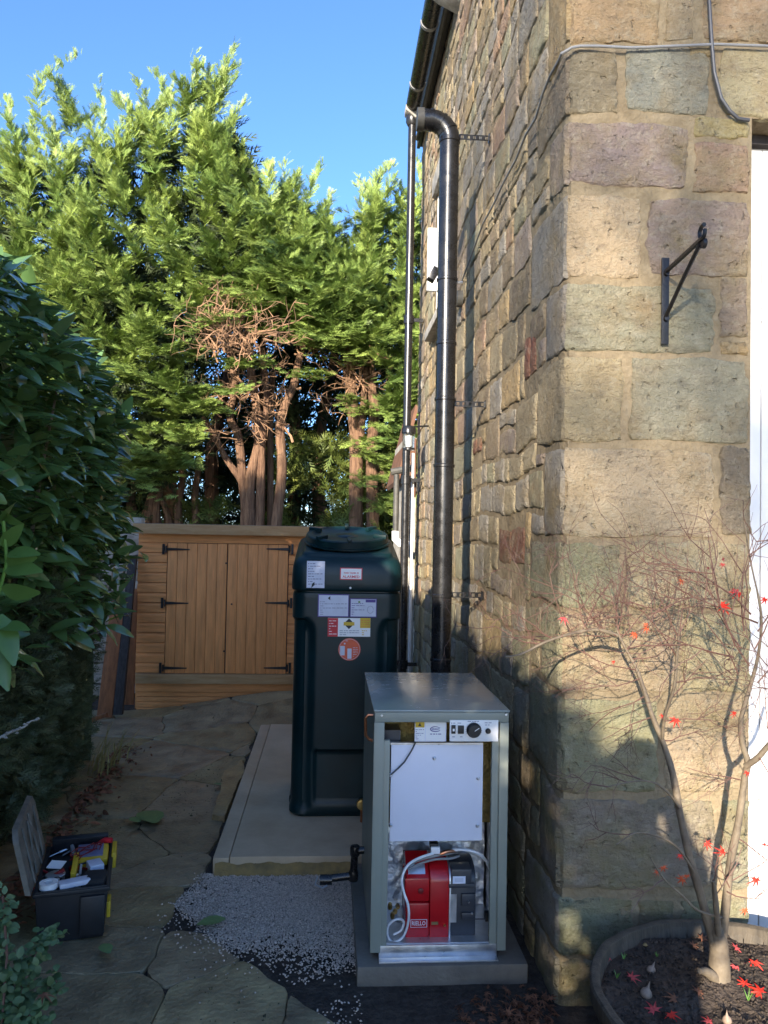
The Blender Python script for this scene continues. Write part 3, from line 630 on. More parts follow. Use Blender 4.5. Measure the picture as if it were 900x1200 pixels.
# crazy paving
path = thing('path', None, None, (-0.9, 3, 0), kind='structure')
def clip(poly, n, d):   # keep n.p <= d
    out = []
    for i in range(len(poly)):
        a, b = poly[i], poly[(i+1) % len(poly)]; da, db = n[0]*a[0]+n[1]*a[1]-d, n[0]*b[0]+n[1]*b[1]-d
        if da <= 0: out.append(a)
        if da*db < 0:
            t = da/(da-db); out.append((a[0]+(b[0]-a[0])*t, a[1]+(b[1]-a[1])*t))
    return out
seeds = [at(x, y, 2, 0) for x, y in ((262, 1168), (215, 1120), (120, 1170), (150, 1120), (188, 1062), (235, 1066), (200, 1020), (160, 1000), (215, 985))]
seeds = [(p.x, p.y) for p in seeds]
tries = 0
while tries < 9000:
    tries += 1
    p = (random.uniform(-2.6, 1.6), random.uniform(-2.5, 7.6))
    if all((p[0]-q[0])**2+(p[1]-q[1])**2 > (0.40 if p[1] < 4.5 else 0.5)**2 for q in seeds): seeds.append(p)
def stone_slab(poly, z, th, rnd):
    """irregular flagstone with worn round edge"""
    n = len(poly); cx = sum(p[0] for p in poly)/n; cy = sum(p[1] for p in poly)/n
    pts = []
    for i in range(n):
        a, b = poly[i], poly[(i+1) % n]
        L_ = math.hypot(b[0]-a[0], b[1]-a[1]); k = max(1, int(L_/0.035))
        for j in range(k):
            t = j/k; pts.append((a[0]+(b[0]-a[0])*t, a[1]+(b[1]-a[1])*t))
    for _ in range(1): pts = [((pts[i-1][0]+2*pts[i][0]+pts[(i+1) % len(pts)][0])/4, (pts[i-1][1]+2*pts[i][1]+pts[(i+1) % len(pts)][1])/4) for i in range(len(pts))]
    pts = [(x+0.02*noise.noise(Vector((x*7, y*7, 1)))+0.008*noise.noise(Vector((x*25, y*25, 1))), y+0.02*noise.noise(Vector((x*7, y*7, 5)))+0.008*noise.noise(Vector((x*25, y*25, 5)))) for x, y in pts]
    mb = MB(); m_ = len(pts); rings = [(1.0, -0.03), (0.997, z-0.004), (0.985, z), (0.66, z), (0.33, z)]
    for s, h in rings:
        for x, y in pts:
            X, Y = cx+(x-cx)*s, cy+(y-cy)*s
            mb.v.append((X, Y, gz(X, Y)+h+(0.004*fb(X*7, Y*7, 3) if h > 0 else 0)))
    for r in range(4):
        for i in range(m_): mb.f.append((r*m_+i, r*m_+(i+1) % m_, (r+1)*m_+(i+1) % m_, (r+1)*m_+i))
    mb.v.append((cx, cy, gz(cx, cy)+z)); mb.f += [(4*m_+i, 4*m_+(i+1) % m_, 5*m_) for i in range(m_)]
    return mb
A_, B_ = at(215, 1072, 2, 0), at(400, 1205, 2, 0)
dn = (-(B_.y-A_.y), (B_.x-A_.x)); dd = dn[0]*A_.x+dn[1]*A_.y
k = 0
for i, s in enumerate(seeds):
    poly = [(-3, -3), (2.4, -3), (2.4, 8), (-3, 8)]
    for j, q in enumerate(seeds):
        if j != i and abs(q[0]-s[0]) < 1.6 and abs(q[1]-s[1]) < 1.6:
            n_ = (q[0]-s[0], q[1]-s[1]); L_ = math.hypot(*n_); n_ = (n_[0]/L_, n_[1]/L_)
            poly = clip(poly, n_, n_[0]*(s[0]+q[0])/2+n_[1]*(s[1]+q[1])/2-0.001)
            if len(poly) < 3: break
    if len(poly) < 3: continue
    poly = clip(poly, (0, 1), 6.75)
    if len(poly) < 3: continue
    if s[1] > 6.02:
        poly = clip(poly, (1, 0), 0.62)
        if s[0] > -0.75: poly = clip(poly, (0, -1), -5.985)
    elif s[1] > 3.12: poly = clip(poly, (1, 0), -0.535 if s[1] > 3.4 else -0.60)
    elif s[1] > 2.0: poly = clip(poly, dn, dd-0.01)
    else: poly = clip(poly, (0, 1), 2.42) if s[0] > 0 else poly
    if len(poly) < 3: continue
    ar = abs(sum(poly[a][0]*poly[(a+1) % len(poly)][1]-poly[(a+1) % len(poly)][0]*poly[a][1] for a in range(len(poly))))/2
    if ar < 0.012: continue
    c = random.uniform(0.85, 1.12); c = (c, c*random.uniform(0.97, 1.03), c*random.uniform(0.85, 1.05))
    if i == 0: c = (1.35, 1.35, 1.2)
    stone_slab(poly, 0.005+random.uniform(-0.002, 0.004), 0.03, i*3.3).build('flagstone', 'flag', path, fixn=False, smooth=50, tintc=c); k += 1
print('flags', k)
es = [at(x, y, 2, 0.01) for x, y in ((251, 960), (268, 908), (291, 892), (288, 912), (268, 962))]
stone_slab([(p.x-0.02, p.y) for p in es], 0.035, 0.03, 4.4).build('flagstone', 'flag', path, fixn=False, smooth=50, tintc=(1.25, 1.1, 0.85))
# concrete bases
pad = thing('concrete_slab', 'long pale concrete slab under the green oil tank', 'slab', (-0.5, 3.55, 0))
px0 = -0.495
MB().span((px0+0.075, 3.55, -0.05), (WX-0.004, 5.97, 0.082)).build('slab', 'concrete', pad, bevel=0.006)
MB().span((px0, 3.552, -0.05), (px0+0.072, 5.97, 0.078)).build('edge_strip', 'concrete', pad, bevel=0.006)
e = MB(); e.grid(lambda a, b: Vector((px0+0.01+(0.62)*a, 3.548-0.022*(1-b)-0.006*fb(a*16, b*3, 1.1), 0.004+0.05*b*(1+0.25*noise.noise(Vector((a*9, 0, 0)))))), 60, 4)
M['sandy'] = mat('golden_mortar', (0.30, 0.20, 0.07), 0.9, var=0.4, scale=16, bump=0.6, bscale=50, c2=(0.13, 0.10, 0.05))
e.build('mortar_fillet', 'sandy', pad, fixn=False)
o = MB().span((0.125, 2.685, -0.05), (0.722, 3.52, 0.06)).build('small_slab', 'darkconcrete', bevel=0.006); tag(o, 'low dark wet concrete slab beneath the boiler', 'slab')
# gravel
TV = np.array([(1, 0, 0), (-1, 0, 0), (0, .8, 0), (0, -.8, 0), (0, 0, .6), (0, 0, -.6)], float); TF = np.array([(0, 2, 4), (2, 1, 4), (1, 3, 4), (3, 0, 4), (2, 0, 5), (1, 2, 5), (3, 1, 5), (0, 3, 5)])
P = []
def wob(x, y): return 0.06*noise.noise(Vector((x*5, y*5, 0.3)))+0.03*noise.noise(Vector((x*14, y*14, 0.3)))
while len(P) < 21000:
    x = random.uniform(-0.72, 0.14); y = random.uniform(2.35, 3.56)
    d = (dn[0]*x+dn[1]*y-dd)/math.hypot(*dn)   # distance into the bed from the paving edge
    left = min(d, x+0.60) if y < 3.3 else x+0.58
    dens = sstep(-0.03, 0.05, left+wob(x, y))*sstep(2.72, 3.02, y+0.10*x+1.6*wob(x, y))
    if y < 2.95 and left > -0.02: dens = max(dens, 0.06*(noise.noise(Vector((x*7, y*7, 4))) > 0.0))
    if random.random() < dens: P.append((x, y, random.uniform(0.0, 0.008)))
# a sprinkle kicked onto the paving
for _ in range(160):
    a = random.random(); P.append((A_.x+(B_.x-A_.x)*a*0.6-abs(random.gauss(0, 0.09)), A_.y+(B_.y-A_.y)*a*0.6+random.gauss(0, 0.08), 0.016))
P = np.array(P); n = len(P); d = rng.normal(size=(n, 3)); d[:, 2] *= 0.4; X, Y, Z = frames(d, np.tile([0.1, 0, 1.0], (n, 1)))
V, F = scatter(TV, TF, P, X, Y, Z, rng.uniform(0.0028, 0.0066, n))
o = fastmesh('gravel', V, F, 'gravel'); tag(o, kind='stuff')
gb = MB(); gb.grid(lambda a, b: Vector((-0.58+0.71*a, 2.99+0.56*b, -0.004+0.003*fb(a*30, b*30, 0)-0.03*(1-sstep(0, 0.14, min(a, 1-a*0.0, b))))), 40, 40)
M['dust'] = mat('gravel_dust', (0.22, 0.20, 0.185), 0.9, var=0.3, scale=60, bump=1.0, bscale=160)
o = gb.build('gravel_bed', 'dust', fixn=False); tag(o, kind='structure')
# moss in the joints and grit on the flags
M['moss'] = mat('joint_moss', (0.05, 0.055, 0.02), 0.95, scale=20, island=0.5, c2=(0.10, 0.085, 0.05))
n = 7000; P = np.stack([rng.uniform(-1.5, 0.9, n), rng.uniform(1.9, 6.6, n), np.zeros(n)], 1)
P = P[(P[:, 0] < -0.54) | ((P[:, 1] < 3.2) & (P[:, 0]*dn[0]+P[:, 1]*dn[1] < dd))]; P[:, 2] = [gz(x, y)+0.0045+0.004*fb(x*7, y*7, 3) for x, y, _ in P]; n = len(P)
d = rng.normal(size=(n, 3)); d[:, 2] *= .3; X, Y, Z = frames(d, np.tile([0.1, 0, 1.0], (n, 1))); V, F = scatter(TV, TF, P, X, Y, Z, rng.uniform(0.0012, 0.0045, n)*np.where(rng.uniform(0, 1, n) > .97, 2.2, 1)); tag(fastmesh('path_grit', V, F, 'moss'), kind='stuff')
# ================================================================ OIL TANK
TX, TY0, TD = 0.098, 4.02, 0.62
tank = thing('oil_tank', 'tall dark green plastic oil tank covered in stickers on the concrete slab', 'oil tank', (TX, TY0+TD/2, 0.083))
def rr_perim(a, b, r, u):
    """point of a rounded rectangle, u in 0..1 from the front middle"""
    segs = []; a2, b2 = a-r, b-r; q = PI*r/2
    Ls = [a2, q, 2*b2, q, 2*a2, q, 2*b2, q, a2]; T = sum(Ls); d = u*T
    for i, L_ in enumerate(Ls):
        if d <= L_ or i == 8: break
        d -= L_
    t = d
    if i == 0: return (t, -b)
    if i == 1: an = -PI/2+t/r; return (a2+r*math.cos(an), -b2+r*math.sin(an))
    if i == 2: return (a, -b2+t)
    if i == 3: an = t/r; return (a2+r*math.cos(an), b2+r*math.sin(an))
    if i == 4: return (a2-t, b)
    if i == 5: an = PI/2+t/r; return (-a2+r*math.cos(an), b2+r*math.sin(an))
    if i == 6: return (-a, b2-t)
    if i == 7: an = PI+t/r; return (-a2+r*math.cos(an), -b2+r*math.sin(an))
    return (-a2+t, -b)
levels = []
z = 0.083
HA, HB = 0.285, TD/2
def A(z):   # half width by height
    return HA
lv = [(0.083, -0.02), (0.10, -0.004)]
z = 0.12
while z < 1.232: lv.append((z, 0)); z += 0.0125
lv += [(1.236, -0.002), (1.241, -0.012), (1.246, -0.012), (1.251, 0.002), (1.258, 0.006), (1.29, 0.007), (1.33, 0.006), (1.365, 0.002), (1.385, -0.006), (1.40, -0.016), (1.41, -0.03), (1.414, -0.042), (1.425, -0.046), (1.433, -0.052), (1.436, -0.065), (1.436, -0.09), (1.430, -0.12)]
NU = 200; mb = MB(); SL = 0.20
for z, off in lv:
    for i in range(NU):
        u = i/NU; x, y = rr_perim(HA+off, HB+off, max(0.03, 0.075+off*0.5), u)
        zz = z + SL*(y+HB)*sstep(1.26, 1.41, z)
        # moulded recesses
        if z < 1.235 and z > 0.11:
            if y < -HB*0.55:
                ax = abs(x+0.0)
                arch = sstep(0.155, 0.20, ax - 0.055*(1-math.sqrt(max(0, 1-(max(0, z-1.02)/0.085)**2))) if z < 1.105 else 0)*sstep(0.10, 0.15, z)
                dpt = 0.020*arch
                px_ = sstep(-0.165, -0.145, x)*(1-sstep(0.145, 0.165, x))*sstep(0.15, 0.165, z)*(1-sstep(0.415, 0.43, z))
                dpt += 0.022*px_*(1-0.6*(0.43-z)/0.28)
                y += dpt
                if ax > 0.22: x -= math.copysign(0.010*arch, x)
            else:
                wv = 0.02*(sstep(-0.2, -0.17, y)*(1-sstep(0.17, 0.2, y)))*sstep(0.14, 0.18, z)*(1-sstep(1.06, 1.1, z)); x -= math.copysign(wv, x) if abs(x) > 0.2 else 0
        mb.v.append((TX+x, TY0+HB+y, zz))
nl = len(lv)
for j in range(nl-1):
    for i in range(NU): mb.f.append((j*NU+i, j*NU+(i+1) % NU, (j+1)*NU+(i+1) % NU, (j+1)*NU+i))
mb.f.append(tuple((nl-1)*NU+i for i in range(NU)))
mb.build('body', 'tank', tank, fixn=False, smooth=50)
sa = math.atan(SL); lc = Vector((TX, TY0+HB-0.015, 1.440+SL*HB)); RT = Matrix.Rotation(sa, 3, 'X')
lid = MB(); R_ = 0.228
lid.lathe([(R_+0.012, 0), (R_+0.012, 0.008), (R_, 0.010), (R_, 0.042), (R_-0.006, 0.048), (R_-0.03, 0.049), (R_-0.045, 0.040), (0.06, 0.036), (0.05, 0.042), (0.001, 0.043)], (0, 0, 0), 48)
lid.v = [tuple(lc+RT @ Vector(p)) for p in lid.v]; li = lid.build('lid', 'tank', tank, smooth=30)
for a in (35, 80, 145, 215, 262, 325):
    a = math.radians(a+10); c = lc+RT @ Vector(((R_-0.03)*math.cos(a), (R_-0.03)*math.sin(a), 0.052))
    MB().box(c, (0.075, 0.022, 0.022), RT @ Matrix.Rotation(a, 3, 'Z')).build('lid_lug', 'tank', li, bevel=0.004)
FYT = TY0-0.0015
def trect(x0, y0, x1, y1, Y, th=0.001):
    """box whose front face fills the photo rectangle on plane Y"""
    xm, ym = (x0+x1)/2, (y0+y1)/2
    return (at(x0, ym, 1, Y).x, Y, at(xm, y1, 1, Y).z), (at(x1, ym, 1, Y).x, Y+th, at(xm, y0, 1, Y).z)
def sticker(x0, y0, x1, y1, m, name='sticker', parent=tank, Y=FYT, th=0.001):
    a, b = trect(x0, y0, x1, y1, Y, th); return MB().span(a, b).build(name, m, parent)
def scribble(parent, x0, y0, x1, y1, n, m='ink', Y=FYT-0.0004, h=0.8, seed=0):
    r = random.Random(seed); k = MB()
    for i in range(n):
        yy = y0+(y1-y0)*(i+0.5)/n; x = x0
        while x < x1-1:
            w_ = min(r.uniform(1.0, 4.5), x1-x); a, b = trect(x, yy-h/2, x+w_, yy+h/2, Y, 0.0003); k.span(a, b); x += w_+r.uniform(0.4, 1.2)
            if r.random() < 0.18: break
    return k.build('small_print', m, parent)
s = sticker(359.5, 657.5, 380.5, 689, 'paper', Y=FYT-0.008, th=0.004); s['label'] = 'torn pale label at top left'
scribble(s, 361, 659, 378, 686, 9, Y=FYT-0.0085, seed=1)
a = at(367, 685, 1, FYT-0.0085); MB().prism([(a.x-0.01, a.y, a.z-0.018), (a.x+0.008, a.y, a.z-0.002), (a.x+0.006, a.y, a.z+0.014), (a.x-0.006, a.y, a.z+0.004)], (0, 0.0003, 0)).build('tear', 'tank', s)
s = sticker(398.5, 665.5, 424.5, 679.5, 'labelred', Y=FYT-0.0075, th=0.003); s['label'] = 'white and red alarm sticker'
a, b = trect(399.5, 666.5, 423.5, 678.5, FYT-0.008, 0.0004); MB().span(a, b).build('face', 'white', s)
p = at(411.5, 676, 1, FYT-0.009); text('lettering', 'ALARMED', 0.0185, p, XA, ZA, 'labelred', s, 0.0, sx=1.08)
p = at(411.5, 671.6, 1, FYT-0.009); text('lettering', 'THIS TANK IS', 0.0125, p, XA, ZA, 'labelred', s, 0.0, sx=1.05)
a, b = trect(401, 667.2, 422, 668.6, FYT-0.009, 0.0003); 
a = at(410.6, 689, 1, FYT-0.010); MB().lathe([(0.006, 0), (0.005, 0.006)], a, 10, 'Y').build('rivet', 'white', tank)
s = sticker(372.5, 696.5, 409, 723, 'inkpurple'); a, b = trect(373.6, 697.6, 408, 722, FYT-0.0004, 0.0003); MB().span(a, b).build('face', 'paper', s)
scribble(s, 375, 704, 406.5, 721, 7, Y=FYT-0.0008, h=0.6, seed=3); 
a = at(386, 701, 1, FYT-0.0008); MB().prism([(a.x-0.009, a.y, a.z), (a.x+0.005, a.y, a.z-0.011), (a.x+0.005, a.y, a.z+0.011)], (0, 0.0003, 0)).build('arrow_mark', 'inkblack', s)
s = sticker(410, 701.5, 441.5, 723.5, 'inkpurple'); a, b = trect(411, 702.3, 440.6, 722.5, FYT-0.0004, 0.0003); MB().span(a, b).build('face', 'paper', s)
scribble(s, 412, 706, 427, 721, 6, 'inkpurple', Y=FYT-0.0008, h=0.6, seed=4)
a, b = trect(428.5, 702.8, 440.2, 706, FYT-0.0008, 0.0003); MB().span(a, b).build('heading', 'inkpurple', s)
a = at(421, 705.5, 1, FYT-0.0009); MB().lathe([(0.006, 0), (0.006, 0.0003)], a, 12, 'Y').build('green_mark', 'greenleaf', s)
sr = MB(); a = at(434, 714.5, 1, FYT-0.0008); sr.tube([Vector((a.x+0.016*math.cos(q), a.y, a.z+0.019*math.sin(q))) for q in [i*0.5 for i in range(13)]], 0.0008, 4); sr.build('diagram', 'ink', s)
s = sticker(384, 724.3, 434, 746, 'white'); s['label'] = 'red white and yellow hazard sticker'
a, b = trect(384, 724.3, 396, 746, FYT-0.0004, 0.0003); MB().span(a, b).build('red_panel', 'labelred', s)
a, b = trect(422, 724.3, 434, 736, FYT-0.0004, 0.0003); MB().span(a, b).build('yellow_panel', 'yellow', s)
a = at(409, 731, 1, FYT-0.0005); q = 0.028
MB().prism([(a.x-q, a.y, a.z), (a.x, a.y, a.z-q), (a.x+q, a.y, a.z), (a.x, a.y, a.z+q)], (0, 0.0003, 0)).build('diamond', 'inkblack', s)
a2 = Vector((a.x, a.y-0.0005, a.z)); MB().span((a.x-q, a.y-0.0006, a.z-0.009), (a.x+q, a.y-0.0002, a.z+0.009)).build('diamond_band', 'yellow', s)
scribble(s, 385.5, 726, 394.5, 744.5, 6, 'white', Y=FYT-0.0008, h=0.7, seed=5); scribble(s, 398, 738, 421, 745, 3, 'ink', Y=FYT-0.0008, h=0.6, seed=6)
scribble(s, 424, 738, 432.5, 745, 3, 'yellow', Y=FYT-0.0008, h=0.9, seed=7); scribble(s, 423, 726, 433, 735, 4, 'orange', Y=FYT-0.0008, h=0.4, seed=17)
a = at(409.5, 761, 1, FYT); o = MB().lathe([(0.058, 0), (0.058, 0.0012)], a+Vector((0, 0, 0)), 40, 'Y').build('sticker', 'orange', tank, smooth=0); o['label'] = 'round orange sticker'
ring = MB(); ring.tube([a+Vector((0.054*math.cos(i*PI/16), -0.0016, 0.054*math.sin(i*PI/16))) for i in range(33)], 0.0009, 4); ring.build('ring', 'paper', o)
Yq = a.y-0.0018
q1, q2 = trect(398.5, 757, 404, 768, Yq, 0.0004); MB().span(q1, q2).build('white_panel', 'paper', o)
q1, q2 = trect(407, 760, 412, 772, Yq, 0.0004); MB().span(q1, q2).build('white_panel', 'paper', o)
scribble(o, 403, 753, 417, 755.5, 1, 'paper', Y=Yq, h=1.6, seed=8); scribble(o, 405, 750, 414, 752, 1, 'paper', Y=Yq, h=0.6, seed=9); scribble(o, 413.5, 758, 419.5, 770, 6, 'paper', Y=Yq, h=0.5, seed=10)
# brass valve and outlet at the foot
vb = at(424, 942, 1, 3.96)
va = thing('tank_valve', 'round brass valve low on the oil tank beside the boiler', 'valve', vb)
MB().lathe([(0.012, 0.02), (0.026, 0.018), (0.028, 0.0), (0.018, -0.01), (0.012, -0.05)], vb, 18, 'Y').build('wheel', 'brass', va)
MB().tube([vb, vb-Vector((0, 0, 0.09)), vb-Vector((-0.05, 0, 0.12))], 0.008, 8).build('tube', 'copper', va)
# ================================================================ BOILER
BY, BYB = 2.73, 3.46
bx0, bx1 = at(436.5, 970, 1, BY).x, at(594, 970, 1, BY).x; bzt = at(518, 833, 1, BY).z
boi = thing('boiler', 'grey green outdoor oil boiler with its front panel off showing a red burner', 'boiler', ((bx0+bx1)/2, BY, 0.061))
bz0 = 0.085
MB().span((bx0-0.004, BY-0.008, bzt-0.004), (bx1+0.004, BYB, bzt+0.004)).build('top_panel', 'casingtop', boi, bevel=0.003)
MB().span((bx0, BY, bz0), (bx0+0.002, BYB, bzt-0.005)).build('side_panel', 'casing', boi); MB().span((bx1-0.002, BY, bz0), (bx1, BYB, bzt-0.005)).build('side_panel', 'casing', boi)
MB().span((bx0, BYB-0.003, bz0), (bx1, BYB-0.001, bzt-0.005)).build('back_panel', 'casing', boi)
def brect(x0, y0, x1, y1, Y, th, m, name, parent=boi, bevel=0.0, label=None):
    a, b = trect(x0, y0, x1, y1, Y, th); o = MB().span(a, b).build(name, m, parent, bevel=bevel)
    if label: o['label'] = label
    return o
zi = at(518, 846, 1, BY).z
MB().span((bx0, BY-0.006, zi), (bx1, BY+0.02, bzt-0.0045)).build('top_rail', 'casing', boi, bevel=0.002)
wl = at(455.5, 970, 1, BY).x-bx0; wr = bx1-at(575.5, 970, 1, BY).x
MB().span((bx0-0.001, BY-0.004, bz0), (bx0+wl*0.62, BY+0.02, zi-0.001)).build('post', 'casing', boi, bevel=0.002)
MB().span((bx0+wl*0.62, BY+0.004, bz0+0.004), (bx0+wl, BY+0.024, at(450, 868, 1, BY).z)).build('post_flange', 'casing', boi, bevel=0.002)
MB().span((bx1-wr*0.55, BY-0.004, bz0), (bx1+0.001, BY+0.02, zi-0.001)).build('post', 'casing', boi, bevel=0.002)
MB().span((bx1-wr, BY+0.004, bz0+0.004), (bx1-wr*0.55, BY+0.024, at(577, 866, 1, BY).z)).build('post_flange', 'casing', boi, bevel=0.002)
MB().span((bx0+0.03, BY+0.0, 0.0605), (bx1-0.03, BY+0.012, 0.106)).build('plinth_rail', 'galv', boi, bevel=0.002)
MB().span((bx0+0.03, BY-0.028, 0.0605), (bx1-0.03, BY+0.0, 0.066)).build('plinth_foot', 'galv', boi, bevel=0.001)
MB().span((bx0+0.003, BY+0.013, 0.100), (bx1-0.003, BYB-0.01, 0.108)).build('floor_tray', 'galv', boi)
fo = MB(); fo.grid(lambda a, b: Vector((bx0+0.02+(bx1-bx0-0.04)*a, 3.02+0.010*fb(a*9, b*7, 3), 0.108+0.36*b)), 50, 40); fo.build('foil_insulation', 'foil', boi, fixn=False)
fo = MB(); fo.grid(lambda a, b: Vector((bx0+0.012+0.004*fb(a*9, b*7, 8), 2.79+0.22*a, 0.108+0.34*b)), 20, 30); fo.build('foil_insulation', 'foil', boi, fixn=False)
fo = MB(); fo.grid(lambda a, b: Vector((bx1-0.012+0.004*fb(a*9, b*7, 1), 2.79+0.22*a, 0.108+0.34*b)), 20, 30); fo.build('foil_insulation', 'foil', boi, fixn=False)
M['insul'] = mat('yellow_glass_wool', (0.42, 0.30, 0.10), 0.95, var=0.4, scale=12, bump=1.0, bscale=40, dist=0.03)
MB().span((bx0+0.01, 2.90, 0.47), (bx1-0.01, 2.93, bzt-0.02)).build('glass_wool', 'insul', boi)
MB().span((bx0+0.03, 2.80, 0.66), (bx0+0.10, 2.89, 0.84)).build('heat_exchanger', 'motor', boi)
brect(486, 845, 523, 869, BY+0.012, 0.004, 'lilac', 'label_plate')
lp_ = brect(499, 846, 522, 868, BY+0.010, 0.001, 'white', 'maker_badge')
el = MB(); c = at(510.5, 854.5, 1, BY+0.0095)
el.tube([c+Vector((0.0185*math.cos(q), 0, 0.0085*math.sin(q))) for q in [0.5+i*0.25 for i in range(22)]], [0.0006+0.0012*abs(math.sin(i*0.14)) for i in range(22)], 5); el.build('logo_ring', 'inkpurple', lp_)
text('lettering', 'GRANT', 0.0085, c+Vector((0, -0.0006, 0)), XA, ZA, 'inkpurple', lp_, 0)
scribble(lp_, 504, 859.5, 517, 861, 1, 'inkpurple', Y=BY+0.0095, h=0.9, seed=11)
yl = brect(486.5, 845.5, 498, 868, BY+0.0105, 0.001, 'white', 'warning_label'); a, b = trect(486.8, 845.6, 497.5, 852.5, BY+0.010, 0.0004); MB().span(a, b).build('yellow_band', 'yellow', yl)
a = at(492, 849, 1, BY+0.0096); MB().prism([(a.x-0.006, a.y, a.z-0.006), (a.x+0.006, a.y, a.z-0.006), (a.x, a.y, a.z+0.007)], (0, 0.0003, 0)).build('warning_triangle', 'inkblack', yl)
scribble(yl, 487, 854, 497, 867, 6, 'inkpurple', Y=BY+0.0098, h=0.5, seed=12)
cp = brect(527, 844, 584, 869, BY-0.010, 0.004, 'white', 'control_panel', bevel=0.0015)
for (x0, y0, x1, y1) in ((529.2, 850, 534, 860), (536.8, 850.5, 543.8, 860)):
    brect(x0, y0, x1, y1, BY-0.016, 0.006, 'inkblack', 'switch', cp, 0.001)
a, b = trect(530.6, 854, 532.8, 857, BY-0.0164, 0.0004); MB().span(a, b).build('switch_mark', 'white', cp)
c = at(555.2, 855.5, 1, BY-0.011); MB().lathe([(0.0265, 0), (0.0265, 0.006), (0.0225, 0.010), (0.0205, 0.018), (0.001, 0.019)], c, 32, 'Y').build('thermostat_dial', 'inkblack', cp)
MB().box(c+Vector((0.008, -0.0195, 0.006)), (0.019, 0.001, 0.0022), Matrix.Rotation(-0.6, 3, 'Y')).build('dial_pointer', 'white', cp)
tk = MB()
for i in range(16):
    q = -0.6+i*0.28; p = c+Vector((0.029*math.cos(q), -0.0002, 0.029*math.sin(q))); tk.box(p, (0.003, 0.0005, 0.0008), Matrix.Rotation(-q, 3, 'Y'))
tk.build('dial_marks', 'ink', cp)
c = at(571.8, 856.5, 1, BY-0.011); MB().lathe([(0.0095, 0), (0.0095, 0.006), (0.006, 0.010)], c, 20, 'Y').build('reset_button', 'inkblack', cp)
for (x0, y0, x1, y1, sd_) in ((528.5, 846.2, 534.5, 848.6, 1), (536, 846.2, 544, 848.6, 2), (548, 844.8, 562, 845.9, 3), (568, 846.5, 576, 847.6, 4), (568.5, 849, 575.5, 850.2, 5), (530, 863, 533, 864, 6), (539, 863, 542, 864, 7)):
    scribble(cp, x0, y0, x1, y1, 1, 'ink', Y=BY-0.0104, h=0.7, seed=20+sd_)
cv = brect(457.5, 873, 565.5, 985.5, BY+0.035, 0.003, 'lilac', 'baffle_cover', bevel=0.001)
brect(457.5, 870.5, 566, 872.8, BY+0.033, 0.02, 'galv', 'cover_ledge')
for (x, y) in ((509, 888.5), (560.5, 912), (559.5, 967.5), (457.8, 908), (457.8, 967)):
    c = at(x, y, 1, BY+0.034); MB().lathe([(0.007, 0), (0.007, 0.003), (0.004, 0.005), (0.003, 0.012)], c, 10, 'Y').build('cover_screw', 'galv', cv)
for (x, y) in ((447.5, 838.5), (593, 837.5)):
    c = at(x, y, 1, BY-0.0065); MB().lathe([(0.004, 0), (0.004, 0.002)], c, 10, 'Y').build('casing_screw', 'galv', boi)
brect(591.6, 833.5, 593.6, 836.5, BY-0.0068, 0.0004, 'inkblack', 'screw_slot')
w1 = [at(x, y, 1, BY+0.025) for x, y in ((487, 870), (482, 880), (474, 893), (466, 901), (458, 908))]
MB().tube(w1, 0.0028, 6).build('black_wire', 'rubber', boi)
# burner: red hood and dark motor with real depth
bu = thing('tmp', 'x', 'x'); bpy.data.objects.remove(bu)
BR = 2.80
zc0, zc1 = at(498, 1097, 1, BR).z, at(498, 1013, 1, BR).z; xr0, xr1 = at(474, 1050, 1, BR).x, at(525.5, 1050, 1, BR).x; xm = at(503, 1050, 1, BR).x
def hood(x0, x1, y0, y1, z0, z1, r, taper=0.0):
    """box with arched top, axis along x"""
    poly = []; n_ = 10
    for i in range(n_+1):
        q = PI*i/n_; poly.append((x0, (y0+y1)/2-(y1-y0)/2*math.cos(q) if r else 0, z1-r+r*math.sin(q)))
    poly = [(x0, y0, z0)]+[(x0, p[1], p[2]) for p in poly]+[(x0, y1, z0)]
    return MB().prism(poly, (x1-x0, 0, 0))
bn = MB().span((xr0+0.01, 2.86, zc0+0.02), (xr1-0.005, 2.98, zc1-0.02)).build('burner', 'motor', boi)
MB().span((xr0, BR-0.01, at(490, 1055, 1, BR).z), (xm, 2.92, at(490, 1028, 1, BR).z)).build('red_cover', 'red', bn, bevel=0.006)
MB().span((xr0+0.004, BR-0.018, zc0), (xm-0.001, 2.90, at(490, 1056, 1, BR).z)).build('red_cover', 'red', bn, bevel=0.006)
MB().prism([(xr0+0.006, BR-0.008, at(490, 1028.5, 1, BR).z), (xr0+0.006, 2.88, at(490, 1012, 1, BR).z+0.015), (xr0+0.006, 2.90, at(490, 1028.5, 1, BR).z)], (xm-xr0-0.006, 0, 0)).build('sloping_hood', 'red', bn, bevel=0.003)
MB().prism([(xr0+0.013, BR+0.004, at(488, 1026.5, 1, BR).z+0.002), (xr0+0.013, BR+0.028, at(488, 1018, 1, BR).z+0.004), (xr0+0.013, BR+0.029, at(488, 1018, 1, BR).z+0.003)], (0.062, 0, 0)).build('silver_label', 'galv', bn)
hood(xm, xr1, BR-0.02, 2.98, zc0, zc1+0.004, 0.06).build('red_housing', 'red', bn, bevel=0.005)
MB().prism([(xr1, p[1], p[2]) for p in hood(xr1, xr1, BR-0.022, 2.98, zc0-0.001, zc1+0.006, 0.06).v[:13]], (0.005, 0, 0)).build('flange', 'galv', bn)
xg1 = at(557, 1050, 1, BR).x
hood(xr1+0.006, xg1, BR-0.012, 2.97, zc0+0.004, zc1-0.006, 0.05).build('motor_body', 'motor', bn, bevel=0.006)
a, b = trect(529, 1019, 553, 1036, BR-0.03, 0.07); MB().span(a, b).build('control_box', 'motor', bn, bevel=0.004)
